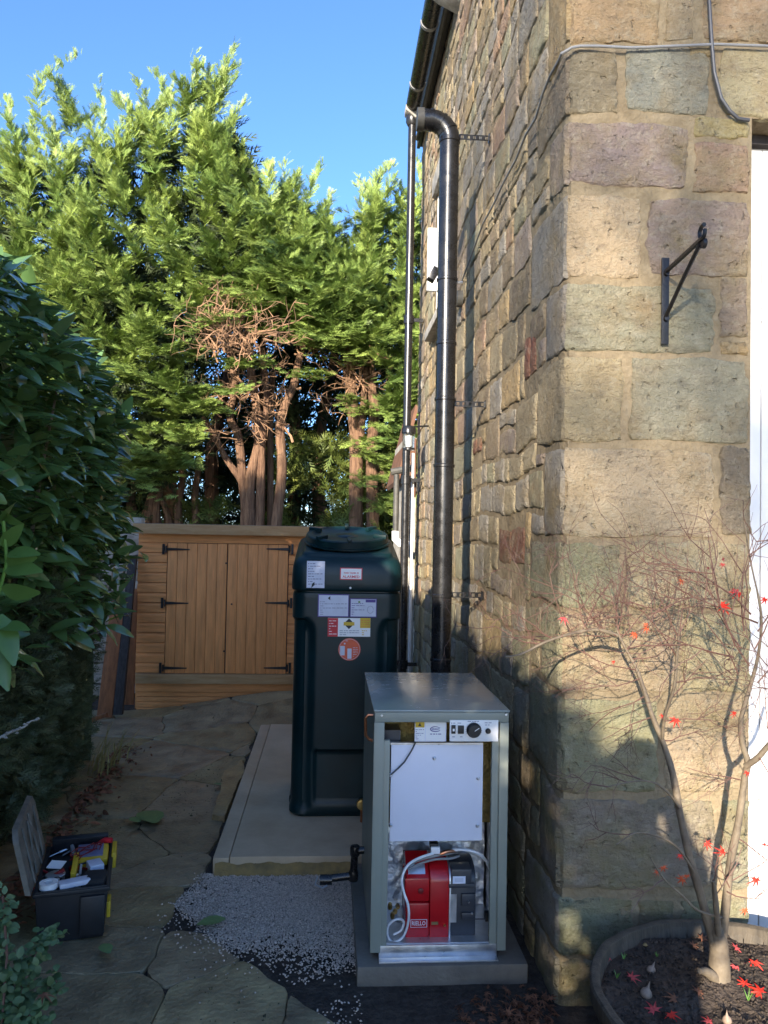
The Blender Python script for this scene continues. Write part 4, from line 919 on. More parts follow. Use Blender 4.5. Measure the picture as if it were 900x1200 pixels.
a, b = trect(530.5, 1027, 545.5, 1035.5, BR-0.0315, 0.001); k = MB().span(a, b).build('box_label', 'lilac', bn)
a, b = trect(533, 1029, 543, 1033.5, BR-0.0322, 0.0005); MB().span(a, b).build('label_print', 'paper', k) if False else MB().span(a, b).build('label_print', 'paper', bn)
a, b = trect(527.5, 1048, 535, 1081, BR-0.0145, 0.001); MB().span(a, b).build('rating_plate', 'galv', bn)
for (x0, y0, x1, y1) in ((526, 1036, 556, 1041), (541, 1048, 557, 1062), (541, 1070, 556, 1078)):
    a, b = trect(x0, y0, x1, y1, BR-0.024, 0.04); MB().span(a, b).build('motor_rib', 'motor', bn, bevel=0.003)
for (x, y) in ((553, 1070), (549, 1057)): MB().lathe([(0.004, 0), (0.003, 0.005)], at(x, y, 1, BR-0.026), 8, 'Y').build('bolt', 'galv', bn)
c = at(493, 1044, 1, BR-0.012); MB().lathe([(0.010, 0), (0.010, 0.004), (0.007, 0.005)], c, 16, 'Y').build('reset_knob', 'labelred', bn)
M['deepred'] = mat('deep_red_button', (0.15, 0.004, 0.006), 0.4)
bpy.data.objects['reset_knob'].data.materials[0] = M['deepred']
nm = at(490.5, 1082, 1, BR-0.019); a, b = trect(481, 1077.5, 500.5, 1087, BR-0.0195, 0.0012); pl = MB().span(a, b).build('name_plate', 'paper', bn, bevel=0.0004)
a, b = trect(481.7, 1078.2, 499.8, 1086.3, BR-0.0203, 0.0006); MB().span(a, b).build('name_plate_red', 'red', bn)
text('lettering', 'RIELLO', 0.0205, nm+Vector((0, -0.0018, 0)), XA, ZA, 'paper', bn, 0, sx=0.78)
a, b = trect(505.5, 1080.3, 513.5, 1083.8, BR-0.0215, 0.001); MB().span(a, b).build('small_plate', 'sandy', bn)
MB().lathe([(0.0045, 0), (0.0035, 0.005)], at(521, 1084, 1, BR-0.0215), 10, 'Y').build('bolt', 'brass', bn)
def cable(pts, r, m, name, n=10):
    P_ = [at(x, y, 1, Y) for x, y, Y in pts]; out = []
    for i in range(len(P_)-1):
        p0, p1, p2, p3 = P_[max(i-1, 0)], P_[i], P_[i+1], P_[min(i+2, len(P_)-1)]
        for k in range(6):
            t = k/6; out.append(0.5*((2*p1)+(-p0+p2)*t+(2*p0-5*p1+4*p2-p3)*t*t+(-p0+3*p1-3*p2+p3)*t*t*t))
    out.append(P_[-1]); return MB().tube(out, r, n).build(name, m, boi)
cable([(530, 996, 2.80), (545, 996, 2.79), (560, 1000, 2.79), (569, 1008, 2.80), (574, 1020, 2.82)], 0.0055, 'whitecable', 'white_flex')
cable([(508, 1000, 2.79), (490, 1006, 2.78), (477, 1015, 2.76), (471, 1030, 2.76), (473, 1045, 2.76), (478, 1060, 2.75), (479, 1075, 2.75), (476, 1090, 2.76), (470, 1100, 2.76), (460, 1104, 2.76), (454, 1095, 2.78), (456, 1083, 2.78), (466, 1077, 2.78), (473, 1080, 2.79), (470, 1090, 2.79), (461, 1095, 2.79)], 0.0045, 'whitecable', 'white_flex')
cable([(472, 1020, 2.78), (487, 1009, 2.79), (508, 1003, 2.80), (525, 1000, 2.80), (536, 997, 2.82)], 0.006, 'greycable', 'grey_hose')
cable([(478, 1019, 2.78), (492, 1012, 2.8), (510, 1007, 2.8), (528, 1006, 2.80), (538, 1003, 2.82)], 0.0045, 'greycable', 'grey_hose')
cable([(516, 1001, 2.79), (524, 998, 2.79), (534, 997, 2.8)], 0.006, 'copper', 'copper_fitting')
a, b = trect(505, 993, 516, 1001, 2.79, 0.03); MB().span(a, b).build('connector', 'whitecable', boi, bevel=0.003)
a, b = trect(504, 989, 514, 993.5, 2.80, 0.03); MB().span(a, b).build('connector', 'inkblack', boi, bevel=0.002)
c = at(533, 992, 1, 2.83); MB().lathe([(0.010, 0.0), (0.012, 0.008), (0.005, 0.008), (0.005, 0.002)], c, 12, 'Y').build('socket', 'galv', boi)
for i, (x, y) in enumerate(((457, 1062), (463, 1068), (460, 1073), (466, 1062))):
    MB().lathe([(0.007, -0.01), (0.009, 0), (0.006, 0.012)], at(x, y, 1, 2.80+0.01*i), 8, 'Y' if i % 2 else 'Z').build('brass_fitting', 'brass', boi)
cable([(454, 1085, 2.79), (460, 1079, 2.78), (468, 1080, 2.79), (474, 1079, 2.8)], 0.003, 'rubber', 'black_wire')
cable([(557, 1077, 2.80), (570, 1077, 2.80)], 0.002, 'rubber', 'black_wire')
a, b = trect(569, 1070, 575, 1080, 2.80, 0.02); MB().span(a, b).build('connector', 'inkblack', boi)
# copper loop on the left flank, condensate pipe
cl = Vector((bx0, 2.83, 0)); zt_, zb_ = at(437, 838, 1, 2.83).z, at(437, 868, 1, 2.83).z
MB().tube([(bx0+0.004, 2.83, zt_), (bx0-0.018, 2.83, zt_), (bx0-0.027, 2.83, zt_-0.012), (bx0-0.025, 2.83, zb_+0.02), (bx0-0.012, 2.83, zb_+0.004), (bx0+0.004, 2.83, zb_)], 0.0055, 8).build('copper_loop', 'copper', boi)
YP = 3.26
co = thing('condensate_pipe', 'shiny black cranked waste pipe stepping from the boiler into the gravel', 'waste pipe', (0.0, YP, 0.0))
pp = [Vector((bx0+0.001, YP, at(430, 996, 1, YP).z))]; p1 = at(416, 997, 1, YP); p2 = at(414, 1026, 1, YP); p3 = at(375, 1031, 1, YP)
def bendpath(pts, r=0.02):
    out = [Vector(pts[0])]
    for i in range(1, len(pts)-1):
        a, b, c = Vector(pts[i-1]), Vector(pts[i]), Vector(pts[i+1]); u, v = (a-b).normalized(), (c-b).normalized()
        for t in (0, .25, .5, .75, 1): out.append((b+u*r)*(1-t)**2+b*2*t*(1-t)+(b+v*r)*t*t)
    out.append(Vector(pts[-1])); return out
MB().tube(bendpath([pp[0], p1, p2, p3]), 0.0155, 14).build('pipe', 'black', co)
for c, ax in ((p1, 0), (p2, 0)): MB().lathe([(0.019, -0.02), (0.021, -0.012), (0.021, 0.012), (0.019, 0.02)], c, 14, 'Z').build('socket', 'black', co)
MB().tube([p3+Vector((0.05, 0, 0)), p3], 0.021, 14).build('end_socket', 'black', co)
k = MB(); k.tube([p3+Vector((-0.01, -0.0, 0.015)), p3+Vector((-0.02, -0.02, -0.01)), p3+Vector((0.01, -0.03, -0.02)), p3+Vector((0.03, -0.02, -0.015))], 0.004, 6); k.build('pipe_clip', 'galv', co)
# ================================================================ SHED
SY = 6.8
shed = thing('tool_shed', 'low golden brown wooden store with double doors at the end of the path', 'shed', (-0.95, SY, 0.08))
def srect(x0, y0, x1, y1, Y, th, m, name, parent=shed, bevel=0.003):
    a, b = trect(x0, y0, x1, y1, Y, th); return MB().span(a, b).build(name, m, parent, bevel=bevel)
xl, xr = at(160, 720, 1, SY).x, at(376, 720, 1, SY).x
zt_ = at(265, 617, 1, SY).z; zb_ = at(265, 803, 1, SY).z
MB().prism([(xl+0.02, SY+0.03, -0.1), (xl+0.02, SY+0.03, zt_-0.04), (xl+0.02, SY+0.9, zt_-0.11), (xl+0.02, SY+0.9, -0.1)], (xr-xl-0.04, 0, 0)).build('carcass', 'darkwood', shed)
MB().prism([(xl-0.03, SY-0.05, zt_-0.005), (xl-0.03, SY-0.05, zt_+0.015), (xl-0.03, SY+1.0, zt_-0.08), (xl-0.03, SY+1.0, zt_-0.10)], (xr-xl+0.06, 0, 0)).build('roof', 'darkconcrete', shed)
MB().span((xl-0.035, SY-0.075, zt_-0.075), (xr+0.03, SY-0.05, zt_+0.012)).build('fascia', 'shedtop', shed, bevel=0.004)
zd1, zd0 = at(265, 637.5, 1, SY).z, at(265, 789, 1, SY).z; dl, dm, drr = at(195, 712, 1, SY).x, at(265.3, 712, 1, SY).x, at(336.5, 712, 1, SY).x
MB().span((xl, SY-0.002, zd1+0.004), (xr, SY+0.03, zt_-0.05)).build('head_board', 'shedh', shed, bevel=0.003)
nbd = 13; hb = (zd1-zd0+0.004)/nbd
def shiplap(x0, x1, z0, z1, i):
    k = MB(); k.prism([(x0, SY+0.022, z0), (x0, SY-0.004, z0+0.003), (x0, SY-0.005, z0+(z1-z0)*0.72), (x0, SY+0.004, z0+(z1-z0)*0.86), (x0, SY+0.008, z1-0.001), (x0, SY+0.022, z1-0.001)], (x1-x0, 0, 0))
    k.build('cladding_board', 'shedh', shed, smooth=20)
for i in range(nbd):
    shiplap(xl, dl-0.006, zd0+hb*i, zd0+hb*(i+1), i); shiplap(drr+0.006, xr, zd0+hb*i, zd0+hb*(i+1), i)
for side, (a, b) in enumerate(((dl, dm-0.003), (dm+0.003, drr))):
    d_ = MB().span((a+0.003, SY+0.004, zd0+0.003), (b-0.003, SY+0.016, zd1-0.003)).build('door', 'shed', shed); d_['label'] = ('left', 'right')[side]+' boarded door'
    n_ = 6; w_ = (b-a)/n_
    for i in range(n_):
        MB().span((a+w_*i+0.0015, SY-0.012-0.001*(i % 2), zd0), (a+w_*(i+1)-0.0015, SY+0.004, zd1)).build('door_board', 'shed', d_, bevel=0.0035)
    for y in (643.5, 706.5, 782.5):
        zz = at(200 if side == 0 else 330, y, 1, SY).z; sg = 1 if side == 0 else -1; xe = (a if side == 0 else b)
        k = MB(); k.prism([(xe-sg*0.004, SY-0.019, zz-0.013), (xe-sg*0.004, SY-0.019, zz+0.013), (xe+sg*0.19, SY-0.019, zz+0.005), (xe+sg*0.19, SY-0.019, zz-0.005)], (0, 0.004, 0))
        k.span((xe-sg*0.035-0.010, SY-0.02, zz-0.045), (xe-sg*0.035+0.010, SY-0.006, zz+0.045)); k.tube([(xe-sg*0.012, SY-0.02, zz-0.03), (xe-sg*0.012, SY-0.02, zz+0.03)], 0.007, 8)
        k.build('hinge', 'iron', d_)
for (x, y) in ((271.5, 708), (265, 660), (262.5, 763)):
    MB().lathe([(0.008, 0), (0.008, 0.006)], at(x, y, 1, SY-0.015), 10, 'Y').build('latch_button', 'iron', shed)
MB().span((xl-0.01, SY-0.055, zb_+0.02), (xr, SY+0.03, zd0-0.004)).build('sill_rail', 'shedtop', shed, bevel=0.004)
MB().span((xl+0.01, SY-0.02, zb_-0.055), (xr-0.1, SY+0.02, zb_+0.018)).build('base_board', 'shedh', shed, bevel=0.003)
for i in range(4):
    MB().span((xl+0.02, SY-0.004, zb_-0.10-0.045*i), (xr-0.1, SY+0.015, zb_-0.058-0.045*i)).build('base_board', 'shedh', shed, bevel=0.004)
MB().prism([(xl-0.001, SY+0.035, 0), (xl-0.001, SY+0.035, zt_-0.05), (xl-0.001, SY+0.9, zt_-0.12), (xl-0.001, SY+0.9, 0)], (0.02, 0, 0)).build('side_wall', 'shedh', shed)
# boards leaning beside the shed
def lean(p, Y, th, m, name, label, cat='plank'):
    pts = [at(x, y, 1, Y+dyy) for x, y, dyy in p]
    o = MB().prism(pts, (0, th, 0)).build(name, m, bevel=0.003); tag(o, label, cat); return o
lean([(113, 841, 0), (131, 841, 0), (147, 694, .22), (131, 697, .22)], 6.45, 0.022, 'brown', 'plank', 'reddish brown board leaning leftmost beside the shed')
lean([(132, 838, 0), (143, 838, 0), (160, 650, .3), (150, 652, .3)], 6.45, 0.05, 'darkwood', 'plank', 'nearly black old post leaning between two brown boards')
lean([(145, 826, 0), (156.5, 826, 0), (161, 690, .2), (155, 690, .2)], 6.6, 0.022, 'brown', 'plank', 'narrow brown board tight against the left end of the shed')
lean([(96, 845, 0), (124, 836, 0), (125, 840, 0), (99, 850, 0)], 6.3, 0.04, 'brown', 'plank', 'short orange offcut lying flat at the foot of the leaning boards', 'offcut')
rb = thing('rubble_wall', 'low dry wall of pale grey stones in the gap left of the shed', 'wall', (-1.9, 7.3, 0))
r = random.Random(5)
for i in range(14):
    for j in range(7):
        c = (-2.9+j*0.2+(i % 2)*0.1+r.uniform(-.02, .02), 7.35, 0.08+i*0.095); k = MB().box(c, (r.uniform(.17, .22), 0.22, r.uniform(.085, .1)), Matrix.Rotation(r.uniform(-.12, .12), 3, 'Y'))
        k.v = [tuple(Vector(p)+Vector((noise.noise(Vector(p)*9), noise.noise(Vector(p)*7+Vector((5, 5, 5))), noise.noise(Vector(p)*8+Vector((1, 9, 5)))))*0.04) for p in k.v]
        k.build('stone', 'drystone', rb, bevel=0.014)
o = MB().span((-1.93, 7.25, 1.36), (-1.74, 7.4, 1.66)).build('capping_block', 'drystone', rb, bevel=0.012)
# ================================================================ TOOLBOX
tbx, tby, trot = -0.93, 2.975, 0.23
tb = thing('toolbox', 'open black plastic toolbox with its dusty lid up and crammed with tools', 'toolbox', (tbx, tby, 0.012), trot)
MT = MW[tb.name]
def L2(x, y, z): return MT @ Vector((x, y, z))
def lb(a, b, **k):
    mb = MB(); mb.span(a, b); mb.v = [tuple(MT @ Vector(p)) for p in mb.v]; return mb
def frust(z0, z1, i0, i1, hw=0.128, ln=0.44):
    a = [(-hw+i0, 0+i0, z0), (hw-i0, i0, z0), (hw-i0, ln-i0, z0), (-hw+i0, ln-i0, z0)]; b = [(-hw+i1, i1, z1), (hw-i1, i1, z1), (hw-i1, ln-i1, z1), (-hw+i1, ln-i1, z1)]
    return a, b
H_ = 0.195
tbm = mat('black_box_plastic', (0.010, 0.011, 0.014), 0.45, var=0.3, scale=15); M['boxplastic'] = tbm
a, b = frust(0, H_, 0.014, 0.0); c, d = frust(0.01, H_, 0.02, 0.010)
mb = MB(); mb.v = a+b+c+d; mb.f = [(3, 2, 1, 0)]+[(i, (i+1) % 4, 4+(i+1) % 4, 4+i) for i in range(4)]+[(4+i, 4+(i+1) % 4, 12+(i+1) % 4, 12+i) for i in range(4)]+[(12+i, 12+(i+1) % 4, 8+(i+1) % 4, 8+i) for i in range(4)]+[(8, 9, 10, 11)]
mb.v = [tuple(MT @ Vector(p)) for p in mb.v]; mb.build('body', 'boxplastic', tb, bevel=0.004)
for yy in (0.0, 0.436):
    k = lb((-0.132, yy-0.006, H_-0.02), (0.132, yy+0.012, H_-0.004)); k.build('rim', 'boxplastic', tb, bevel=0.003)
for xx in (-0.135, 0.122): lb((xx, 0.0, H_-0.02), (xx+0.012, 0.44, H_-0.004)).build('rim', 'boxplastic', tb, bevel=0.003)
lb((0.03, -0.012, 0.02), (0.118, 0.004, H_-0.03)).build('end_pocket', 'boxplastic', tb, bevel=0.006)
lb((0.122, 0.05, 0.05), (0.136, 0.12, 0.11)).build('yellow_latch', 'yellow', tb, bevel=0.004)
lb((0.128, 0.27, H_-0.05), (0.146, 0.40, H_+0.012)).build('yellow_latch', 'yellow', tb, bevel=0.004)
ld = MB()
def lidpt(u, v):   # u along the hinge, v up the lid
    rx = 0.02*(1-abs(2*u-1)**6); cut = 0.03*max(0, v-0.85)/0.15
    return MT @ Vector((-0.140-0.055*v-0.006*math.sin(u*6*PI)*math.sin(v*4*PI), 0.0+cut+(0.44-2*cut)*u, H_-0.01+0.235*v))
ld.grid(lidpt, 36, 18); base = list(ld.v); n0 = len(base)
off = (MT.to_3x3() @ Vector((-0.02, 0, 0.004)))
ld.v += [tuple(Vector(p)+off) for p in base]; ld.f += [tuple(i+n0 for i in f[::-1]) for f in list(ld.f)]
W_ = 37
edge = [i for i in range(W_)]+[(j+1)*W_-1 for j in range(1, 19)]+[18*W_+i for i in range(W_-2, -1, -1)]+[j*W_ for j in range(17, 0, -1)]
ld.f += [(edge[i], edge[(i+1) % len(edge)], edge[(i+1) % len(edge)]+n0, edge[i]+n0) for i in range(len(edge))]
lo = ld.build('lid', 'boxlid', tb, smooth=50); lo['label'] = 'dusty grey lid standing open'
for u in (0.2, 0.4, 0.6, 0.8):
    k = MB(); k.tube([lidpt(u, 0.05)+Vector((0.004, 0, 0)), lidpt(u, 0.92)+Vector((0.004, 0, 0))], 0.005, 6); k.build('rib', 'boxlid', lo)
def tool(name, label, cat, mb, m, local=True, **k):
    if local: mb.v = [tuple(MT @ Vector(p)) for p in mb.v]
    o = mb.build(name, m, **k); tag(o, label, cat); return o
k = MB(); k.lathe([(0.033, 0), (0.033, 0.022), (0.016, 0.022), (0.016, 0)], (-0.085, 0.045, H_-0.005), 24); tool('tape_roll', 'white roll of tape in the front left corner of the toolbox', 'tape', k, 'white')
k = MB(); k.lathe([(0.034, 0), (0.036, 0.02), (0.030, 0.022)], (-0.07, 0.125, H_-0.01), 24); tool('tin', 'round shallow silver tin behind the white tape roll', 'tin', k, 'galv')
k = MB(); k.box((0.005, 0.045, H_+0.005), (0.11, 0.045, 0.02), Matrix.Rotation(0.25, 3, 'Z')); tool('packet', 'long pale plastic packet lying beside the white tape roll', 'packet', k, 'paper', bevel=0.005)
k = MB(); k.box((-0.075, 0.205, H_+0.014), (0.06, 0.045, 0.003), Matrix.Rotation(-0.4, 3, 'Z') @ Matrix.Rotation(0.25, 3, 'X')); tool('paper_slip', 'small white slip of paper on the left side of the toolbox', 'paper', k, 'white')
k = MB(); k.box((-0.005, 0.19, H_-0.0), (0.020, 0.16, 0.045), Matrix.Rotation(0.1, 3, 'X')); tool('spirit_level', 'upright yellow edged tool in the middle of the toolbox', 'spirit level', k, 'yellow', bevel=0.003)
mm = thing('multimeter', 'grey meter with yellow and orange case half buried in red leads', 'multimeter', L2(0.055, 0.30, H_), trot)
k = MB(); k.box(L2(0.055, 0.30, H_-0.002), (0.12, 0.12, 0.035), Matrix.Rotation(trot, 3, 'Z') @ Matrix.Rotation(0.15, 3, 'X')); k.build('case', 'yellow', mm, bevel=0.01)
k = MB(); k.box(L2(0.045, 0.305, H_+0.016), (0.10, 0.09, 0.014), Matrix.Rotation(trot, 3, 'Z') @ Matrix.Rotation(0.15, 3, 'X')); k.build('face', 'ink', mm, bevel=0.004)
k = MB(); pts = []
for i in range(60):
    q = i*0.33; pts.append(L2(0.03+0.05*math.cos(q)+0.01*math.sin(i*1.7), 0.28+0.055*math.sin(q*1.13), H_+0.028+0.012*math.sin(i*0.9)))
k.tube(pts, 0.0022, 5); o = k.build('test_lead', 'deepred'); tag(o, 'tangle of thin red test leads over the yellow meter', 'cable')
k = MB(); k.tube([L2(0.06, 0.40, H_+0.0), L2(0.10, 0.37, H_+0.03), L2(0.125, 0.36, H_+0.03)], 0.011, 8); o = k.build('screwdriver', 'labelred'); tag(o, 'bright red tool handle in the back right corner of the toolbox', 'screwdriver')
k = MB(); k.box((0.07, 0.185, H_+0.0), (0.055, 0.07, 0.035), Matrix.Rotation(0.3, 3, 'Z')); tool('fuse_box', 'pale grey plastic block beside the black pouch in the toolbox', 'block', k, 'paper', bevel=0.006)
k = MB(); k.box((0.075, 0.08, H_-0.015), (0.09, 0.10, 0.06), Matrix.Rotation(-0.1, 3, 'Z')); tool('pouch', 'black open pouch in the front right of the toolbox', 'pouch', k, 'blackfoam', bevel=0.02)
k = MB(); k.box((0.0, 0.405, H_+0.012), (0.22, 0.03, 0.07), Matrix.Rotation(0.2, 3, 'X')); tool('tool_tray', 'dark blue black tray standing across the back of the toolbox', 'tray', k, 'boxplastic', bevel=0.004)
r = random.Random(11)
for i in range(16):
    x, y = r.uniform(-0.10, 0.10), r.uniform(0.06, 0.39); q4 = i//4; d_ = Vector((r.uniform(-1, 1), r.uniform(-1, 1), r.uniform(-.2, .5))).normalized()*(0.05, 0.03, 0.07, 0.045)[q4]; rs = (0.6, 1, 1, 1.5)[q4]
    k = MB(); p = Vector((x, y, H_-0.012)); k.tube([p-d_, p+d_*0.2, p+d_*0.25, p+d_], [0.003*rs, 0.004*rs, 0.009*rs, 0.008*rs], 8)
    cn, m_ = [('black', 'boxplastic'), ('grey', 'greycable'), ('dark red', 'deepred'), ('silver', 'galv')][i % 4]
    o = tool('hand_tool', ('thin ', 'short ', 'long ', 'thick ')[q4]+cn+' handled tool '+('near the front left', 'near the front right', 'near the back left', 'near the back right')[(x > 0)+2*(y > 0.22)]+' of the toolbox', 'hand tool', k, m_); o['group'] = 'hand tools jumbled in the toolbox'
lb((-0.11, 0.02, 0.10), (0.11, 0.42, H_-0.03)).build('tray_floor', 'blackfoam', tb)
# ================================================================ PLANTER AND MAPLE
M['sandybulb'] = mat('papery_bulb_skin', (0.16, 0.11, 0.08), 0.6, var=0.3, scale=60, c2=(0.3, 0.22, 0.16))
PX, PY, PRR, PZ = 1.19, 2.06, 0.435, 0.295
pl_ = thing('planter', 'dark half barrel planter of soil standing against the house corner', 'planter', (PX, PY, 0))
ns = 44
for i in range(ns):
    a0, a1 = 2*PI*(i+0.012)/ns, 2*PI*(i+0.988)/ns; k = MB(); prof = [(0.0, 0.385), (0.15, 0.41), (PZ+0.002*random.uniform(-1, 1), PRR)]
    vs = []
    for z, r in prof:
        for rr, a in ((r, a0), (r, (a0+a1)/2), (r, a1), (r-0.02, a1), (r-0.02, (a0+a1)/2), (r-0.02, a0)): vs.append((PX+rr*math.cos(a), PY+rr*math.sin(a), z))
    fs = [(j*6+q, j*6+(q+1) % 6, (j+1)*6+(q+1) % 6, (j+1)*6+q) for j in range(2) for q in range(6)]+[(5, 4, 3, 2, 1, 0), (12, 13, 14, 15, 16, 17)]
    k.add(vs, fs).build('stave', 'planter', pl_, bevel=0.003)
for z in (0.07, 0.20):
    MB().lathe([(0.397+0.1*z, z), (0.400+0.1*z, z), (0.404+0.1*z, z+0.035), (0.400+0.1*z, z+0.035)], (PX, PY, 0), 52).build('hoop', 'iron', pl_)
k = MB(); k.lathe([(PRR-0.024, PZ-0.03), (PRR-0.022, PZ+0.004), (PRR-0.015, PZ+0.008), (PRR+0.001, PZ+0.007), (PRR+0.006, PZ), (PRR+0.005, PZ-0.04), (PRR, PZ-0.05)], (PX, PY, 0), 96); k.f = k.f[:-2]; k.v = [(x+0.003*noise.noise(Vector((x*12, y*12, 1))), y+0.003*noise.noise(Vector((x*12, y*12, 9))), z+0.004*noise.noise(Vector((x*8, y*8, 5)))) for x, y, z in k.v]; k.build('rim', 'planter', pl_, fixn=False)
sm = MB()
sm.v = [(PX, PY, PZ-0.03)]; R_ = 26; S_ = 64
def sz(x, y): return PZ-0.035+0.014*fb(x*9, y*9, 1)+0.006*fb(x*40, y*40, 2)+0.03*math.exp(-((x-1.155)**2+(y-2.2)**2)/0.006)
for i in range(1, R_+1):
    for j in range(S_):
        r = (PRR-0.022)*i/R_; x, y = PX+r*math.cos(2*PI*j/S_), PY+r*math.sin(2*PI*j/S_); sm.v.append((x, y, sz(x, y)))
sm.f = [(0, 1+j, 1+(j+1) % S_) for j in range(S_)]+[(1+i*S_+j, 1+(i+1)*S_+j, 1+(i+1)*S_+(j+1) % S_, 1+i*S_+(j+1) % S_) for i in range(R_-1) for j in range(S_)]
sm.build('soil', 'soil', pl_, fixn=False)
cr = []; n = 2600; ang = rng.uniform(0, 2*PI, n); rad = (PRR-0.035)*np.sqrt(rng.uniform(0, 1, n)); P = np.stack([PX+rad*np.cos(ang), PY+rad*np.sin(ang), np.zeros(n)], 1)
P[:, 2] = [sz(x, y)+0.002 for x, y, _ in P]
d = rng.normal(size=(n, 3)); X, Y, Z = frames(d, np.tile([0.1, 0, 1.0], (n, 1))); V, F = scatter(TV, TF, P, X, Y, Z, rng.uniform(0.002, 0.008, n))
o = fastmesh('soil_crumbs', V, F, 'soil', pl_); tag(o, kind='stuff')
# crumbs over the bare earth in front
n = 9000; P = np.stack([rng.uniform(-0.5, 1.5, n), rng.uniform(2.0, 3.0, n), np.zeros(n)], 1); P[:, 2] = -0.024
keep = (P[:, 0]*dn[0]+P[:, 1]*dn[1]-dd > -0.02); P = P[keep]; n = len(P)
d = rng.normal(size=(n, 3)); X, Y, Z = frames(d, np.tile([0.1, 0, 1.0], (n, 1))); V, F = scatter(TV, TF, P, X, Y, Z, rng.uniform(0.003, 0.010, n))
o = fastmesh('earth_crumbs', V, F, 'soil'); tag(o, kind='stuff')
mp_ = thing('maple', 'nearly bare small maple with thin red twigs growing in the planter', 'maple tree', (1.155, 2.2, PZ-0.03))
def stem(pts, r0, r1, name, m='maplebark', n=9, sub=4):
    P_ = [at(x, y, 1, Y) for x, y, Y in pts]; out = []
    for i in range(len(P_)-1):
        p0, p1, p2, p3 = P_[max(i-1, 0)], P_[i], P_[i+1], P_[min(i+2, len(P_)-1)]
        for k in range(sub):
            t = k/sub; out.append(0.5*((2*p1)+(-p0+p2)*t+(2*p0-5*p1+4*p2-p3)*t*t+(-p0+3*p1-3*p2+p3)*t*t*t))
    out.append(P_[-1]); N_ = len(out)
    rr = [r0+(r1-r0)*(i/(N_-1))+0.0006*noise.noise(Vector((i*0.9, r0*99, 0)))*r0*150 for i in range(N_)]
    MB().tube(out, rr, n).build(name, m, mp_, smooth=60); return out
# trunk foot with a root flare and the sawn stub
foot = stem([(843, 1152, 2.2), (843, 1130, 2.2), (842, 1105, 2.2), (838, 1085, 2.2)], 0.034, 0.021, 'trunk', n=14)
stem([(838, 1146, 2.19), (828, 1139, 2.16), (820, 1138, 2.13)], 0.018, 0.007, 'root')
sA = stem([(838, 1110, 2.2), (828, 1075, 2.2), (820, 1045, 2.2), (808, 1005, 2.2), (797, 955, 2.21), (788, 905, 2.22), (776, 868, 2.24), (764, 838, 2.25), (757, 815, 2.26), (745, 782, 2.27), (727, 748, 2.28), (722, 728, 2.3), (724, 700, 2.3), (716, 670, 2.3)], 0.0145, 0.0012, 'limb')
sB = stem([(845, 1112, 2.2), (850, 1065, 2.19), (856, 1010, 2.18), (865, 965, 2.17), (872, 915, 2.16), (876, 893, 2.15), (870, 872, 2.15), (868, 845, 2.14), (876, 815, 2.13), (888, 770, 2.12), (892, 720, 2.1), (880, 660, 2.1), (872, 610, 2.1)], 0.014, 0.0015, 'limb')
sC = stem([(874, 898, 2.15), (888, 888, 2.12), (902, 872, 2.1), (925, 850, 2.05), (945, 800, 2.0)], 0.0095, 0.005, 'limb')
sD = stem([(842, 1095, 2.18), (838, 1050, 2.14), (836, 1032, 2.12)], 0.010, 0.005, 'limb')
sE = stem([(724, 745, 2.28), (700, 738, 2.26), (672, 742, 2.24), (640, 752, 2.2), (612, 766, 2.16), (592, 770, 2.14)], 0.0065, 0.0022, 'limb')
sF = stem([(776, 868, 2.24), (779, 840, 2.2), (790, 805, 2.16), (793, 770, 2.14), (796, 740, 2.12)], 0.0055, 0.003, 'limb')
sG = stem([(797, 950, 2.21), (788, 935, 2.18), (772, 920, 2.14), (755, 915, 2.12), (735, 917, 2.1), (712, 922, 2.08)], 0.004, 0.0015, 'limb')
sH = stem([(820, 1035, 2.2), (806, 1010, 2.18), (790, 990, 2.14), (770, 980, 2.11), (745, 976, 2.08), (722, 990, 2.05)], 0.0042, 0.0015, 'limb')
sI = stem([(845, 1075, 2.18), (818, 1067, 2.12), (800, 1050, 2.08), (778, 1030, 2.04), (762, 1005, 2.02)], 0.004, 0.0015, 'limb')
tw = MB(); tips = []; tr = random.Random(21)
def twig(p, d, L_, r, depth):
    pts = [p]; n_ = 5
    for i in range(n_):
        d = (d+Vector((tr.gauss(0, .16), tr.gauss(0, .12), tr.gauss(0.04, .16)))).normalized(); pts.append(pts[-1]+d*L_/n_)
    tw.tube(pts, [r*(1-0.55*i/n_) for i in range(n_+1)], 4, cap=False); tips.append((pts[-1], d))
    if depth <= 0: return
    for i in range(tr.choice([2, 3, 3])):
        j = tr.randint(1, n_); s = tr.choice([-1, 1])
        ax = Vector((tr.gauss(0, .35), 1, tr.gauss(0, .35))).normalized()
        nd = Quaternion(ax, s*tr.uniform(0.4, 1.15)) @ d
        twig(pts[j], nd, L_*tr.uniform(0.5, 0.85), r*0.62, depth-1)
def spray(px, py, Y, dx, dy, L_, r, depth, dY=0.0):
    a = at(px, py, 1, Y); b = at(px+dx, py+dy, 1, Y+dY); twig(a, (b-a).normalized(), L_, r, depth)
